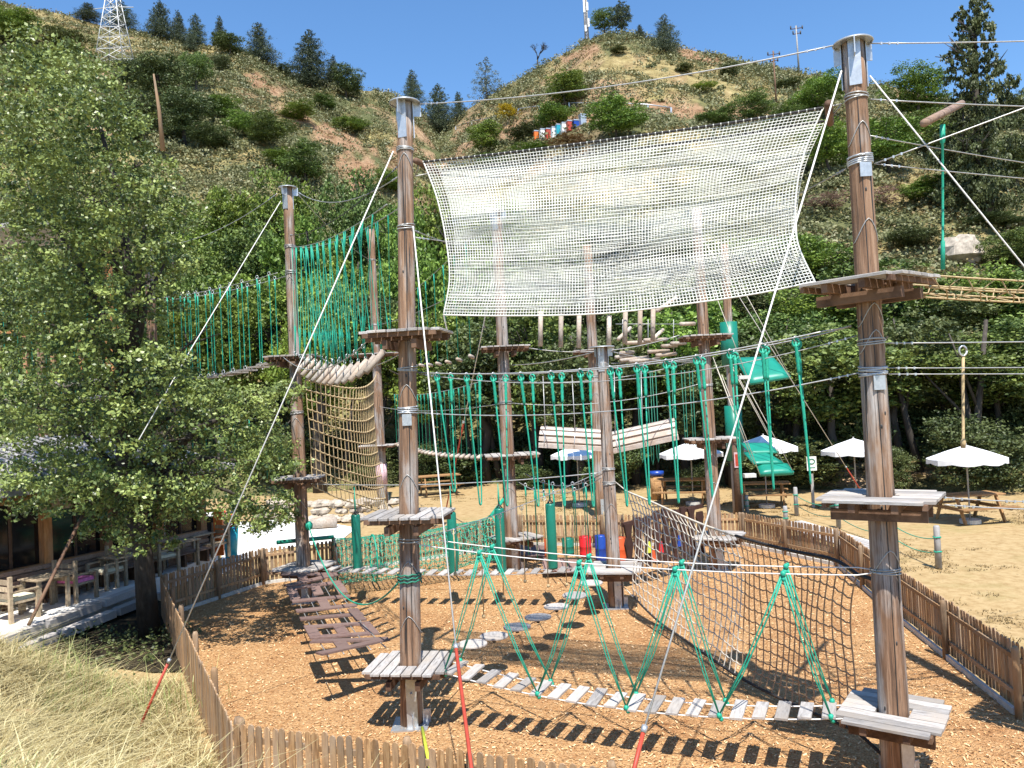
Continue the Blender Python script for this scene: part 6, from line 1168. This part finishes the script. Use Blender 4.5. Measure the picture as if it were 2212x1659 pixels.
# dry stone wall and log behind the white paving
def stones(label, px0, px1, y0_, y1_, n, seed):
    rs = random.Random(seed); a = az((px0 + px1) / 2, y1_, 0); t = thing('stone_wall', label, 'stone wall', a)
    for i in range(n):
        px = rs.uniform(px0, px1); q = az(px, y1_ + (px - px0) * .0, 0); r = rs.uniform(.13, .32); z = rs.choice([.12, .12, .42, .68]); mb = MB(); rock(mb, (q.x, q.y + z * .5 + rs.uniform(-.1, .1), z), r, .62, seed * 50 + i); part('stone', mb, M['rock'], t)
stones('low dry stone wall between the second pole and the tan net', 662, 770, 1090, 1128, 46, 1); stones('dry stones heaped left of the second pole', 560, 640, 1095, 1122, 30, 2); stones('few stones continuing right behind the tan net', 770, 860, 1100, 1124, 26, 3)
a = az(672, 1132, .2); b_ = az(728, 1128, .2); mb = MB(); mb.tube([a, lerp(a, b_, .5) + Vector((0, 0, .03)), b_], [.2, .22, .19], 12); tag(part('fallen_log', mb, M['log']), 'short thick log lying before the stone wall', 'log')
# stones in the bank
for px, py, z, r, lb in [(52, 1560, 1.6, .17, 'rounded orange stone half buried at the left of the bank'), (318, 1668, 1.6, .15, 'rounded orange stone at the very bottom of the bank')]:
    d = ray(px, py); Y = 2.5
    while Y < 14 and float(bankz(*(CP + d * (Y / d[1]))[:2])) < (CP + d * (Y / d[1]))[2]: Y += .02
    q = CP + d * (Y / d[1]); mb = MB(); rock(mb, (q[0], q[1], q[2] + .05), r, .75, int(px)); tag(part('stone', mb, M['rock2']), lb, 'stone')

# ---------------------------------------------------------------- things on the hills
p = hill(2075, 566); k = p.y / FL; mb = MB(); rock(mb, p + Vector((0, 0, 18 * k)), 46 * k, .75, 4); tag(part('boulder', mb, M['rock']), 'large pale boulder among the bushes on the right slope', 'boulder')
def lattice(name, label, px, py, hp, w0, w1, cat, mat, n=9, arms=()):
    p = hill(px, py); k = p.y / FL; t = thing(name, label, cat, p); H = hp * k; c4 = [(-1, -1), (1, -1), (1, 1), (-1, 1)]; at = lambda i, u: p + Vector((c4[i][0] * (w0 + (w1 - w0) * u) * k / 2, c4[i][1] * (w0 + (w1 - w0) * u) * k / 2, H * u)); r = max(.06, 1.1 * k)
    for i in range(4): mb = MB(); mb.tube([at(i, 0), at(i, 1)], r, 4); part('leg', mb, mat, t)
    mb = MB()
    for j in range(n):
        u, v = (j / n) ** .85, ((j + 1) / n) ** .85
        for i in range(4): q = (i + 1) % 4; mb.tube([at(i, u), at(q, v)], r * .6, 3); mb.tube([at(q, u), at(i, v)], r * .6, 3); mb.tube([at(i, v), at(q, v)], r * .6, 3)
    o = part('bracing', mb, mat, t); o['kind'] = 'stuff'
    for z, l in arms: mb = MB(); mb.tube([p + Vector((-l * k, 0, H * z)), p + Vector((0, 0, H * z + 3 * k)), p + Vector((l * k, 0, H * z))], r * .9, 4); part('arm', mb, mat, t)
    return p, k, t
lattice('pylon', 'white lattice electricity pylon rising behind the big tree', 250, 150, 190, 62, 12, 'pylon', M['whitemetal'], 8, ((.70, 44), (.88, 34)))
p, k, t = lattice('telecom_mast', 'slim telecom mast with white panels on the right hill top', 1268, 90, 92, 7, 6, 'mast', M['greypost'], 14)
for dx, z0, z1 in ((-3, 62, 92), (4, 66, 84), (5, 30, 48), (-2, 20, 34)): mb = MB(); mb.box(p + Vector((dx * k, -4 * k, (z0 + z1) / 2 * k)), (4 * k, 2 * k, (z1 - z0) * k)); part('panel', mb, M['white'], t)
for px, py, hp, lb, y in [(1678, 238, 130, 'nearer dark utility pole left of the big right pole', 0), (1726, 156, 104, 'farther utility pole on the skyline left of the big right pole', 1)]:
    p = hill(px, py); k = p.y / FL; t = thing('utility_pole', lb, 'utility pole', p); mb = MB(); mb.tube([p, p + Vector((-1 * k, 0, hp * k))], [2.2 * k, 1.4 * k], 6); part('shaft', mb, M['joist'] if not y else M['greypost'], t)
    for z, l in ((.93, 14), (.82, 9)): 
        mb = MB(); mb.tube([p + Vector((-l * k, 0, hp * z * k)), p + Vector((l * k, 0, (hp * z + 3) * k))], .9 * k, 4); part('cross_arm', mb, M['joist'], t)
        for q in (-1, 0, 1): mb = MB(); mb.tube([p + Vector((q * l * .9 * k, 0, hp * z * k)), p + Vector((q * l * .9 * k, 0, (hp * z + 7) * k))], 1.5 * k, 5); part('insulator', mb, M['dark'], t)
# dead tree
p = hill(1163, 146); k = p.y / FL; rs = random.Random(8); mb = MB()
def br(a, d, l, r, n):
    b_ = a + d * l; mb.tube([a, lerp(a, b_, .5) + Vector((rs.uniform(-.08, .08), 0, 0)) * l, b_], [r, r * .8, r * .55], 4)
    if n: 
        for q in range(3 if n > 1 else 3): br(b_, (d + Vector((rs.uniform(-.9, .9), rs.uniform(-.9, .9), rs.uniform(-.2, .6)))).normalized(), l * rs.uniform(.6, .85), r * .58, n - 1)
br(p, Vector((-.05, 0, 1)), 20 * k, 2.4 * k, 5); t = thing('dead_tree', 'leafless dark tree standing against the sky left of the right hill', 'tree', p); part('branches', mb, M['bark'], t)
# track guard rail and painted barrels
t = thing('guard_rail', 'thin metal guard rail along the track on the right hill', 'guard rail', hill(980, 285)); rp = [hill(x, y) + Vector((0, 0, .8)) for x, y in [(985, 280), (1020, 270), (1060, 262), (1120, 247), (1165, 240), (1230, 236), (1330, 236), (1400, 238), (1450, 246)]]
mb = MB(); mb.tube(rp, .09, 4); part('rail', mb, M['galv'], t)
for q in rp: mb = MB(); mb.box(q - Vector((0, 0, .6)), (.25, .25, 1.2)); part('post', mb, M['galv'], t)
for i, (px, py, w, hh_, col, lb) in enumerate([(1158, 300, 9, 20, 'orangep', 'orange hive, leftmost of the row on the hill'), (1172, 300, 10, 24, 'white', 'white hive second in the row on the hill'), (1184, 297, 10, 22, 'red', 'red hive third in the row on the hill'), (1196, 293, 9, 22, 'white', 'white hive fourth in the row on the hill'), (1206, 288, 9, 22, 'teal', 'blue grey hive fifth in the row on the hill'), (1218, 284, 10, 22, 'white', 'white hive sixth in the row on the hill'), (1230, 279, 10, 20, 'red', 'red hive seventh in the row on the hill'), (1244, 272, 12, 14, 'bluep', 'blue crate above the row of hives'), (1259, 268, 13, 24, 'galv', 'pale grey cabinet at the right end of the hive row')]):
    p = hill(px, py + 6); k = p.y / FL; t = thing('hive_box', lb, 'box', p); mb = MB(); mb.box(p + Vector((0, 0, hh_ * k / 2)), (w * k, w * k, hh_ * k), rz=.3); part('body', mb, M[col], t); mb = MB(); mb.box(p + Vector((0, 0, hh_ * k + .08)), (w * k * 1.12, w * k * 1.12, .16), rz=.3); part('lid', mb, M['galv'], t)

# dark sheet and added ivy paint the bank's shade into the ditch
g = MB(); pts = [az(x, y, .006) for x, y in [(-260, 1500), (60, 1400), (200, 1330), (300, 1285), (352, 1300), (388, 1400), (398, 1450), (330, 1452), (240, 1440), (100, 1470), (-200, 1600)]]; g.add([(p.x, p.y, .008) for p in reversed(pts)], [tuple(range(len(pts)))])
struct(part('ditch_soil', g, plain('painted_ditch_shade', (.035, .028, .018), .95, .1, 0, .5, 4, .6)))  # near-black colour stands in for the shadow of the bank
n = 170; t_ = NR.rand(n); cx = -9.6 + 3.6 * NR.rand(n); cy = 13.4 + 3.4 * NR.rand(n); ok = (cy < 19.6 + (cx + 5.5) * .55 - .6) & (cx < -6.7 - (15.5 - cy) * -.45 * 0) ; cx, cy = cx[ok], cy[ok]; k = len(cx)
P = np.repeat(np.stack([cx, cy, np.full(k, .1)], 1), 14, 0) + NR.normal(size=(k * 14, 3)) * np.array([.12, .12, .08]); o = link('ivy', quads('ivy', leafcloud(P, np.ones(len(P)), .075, 8, .8, .8), L['dark'])); o['kind'] = 'stuff'; tag(o, 'dark ivy and weeds added for the shade of the ditch between terrace and grassy bank', 'ivy')
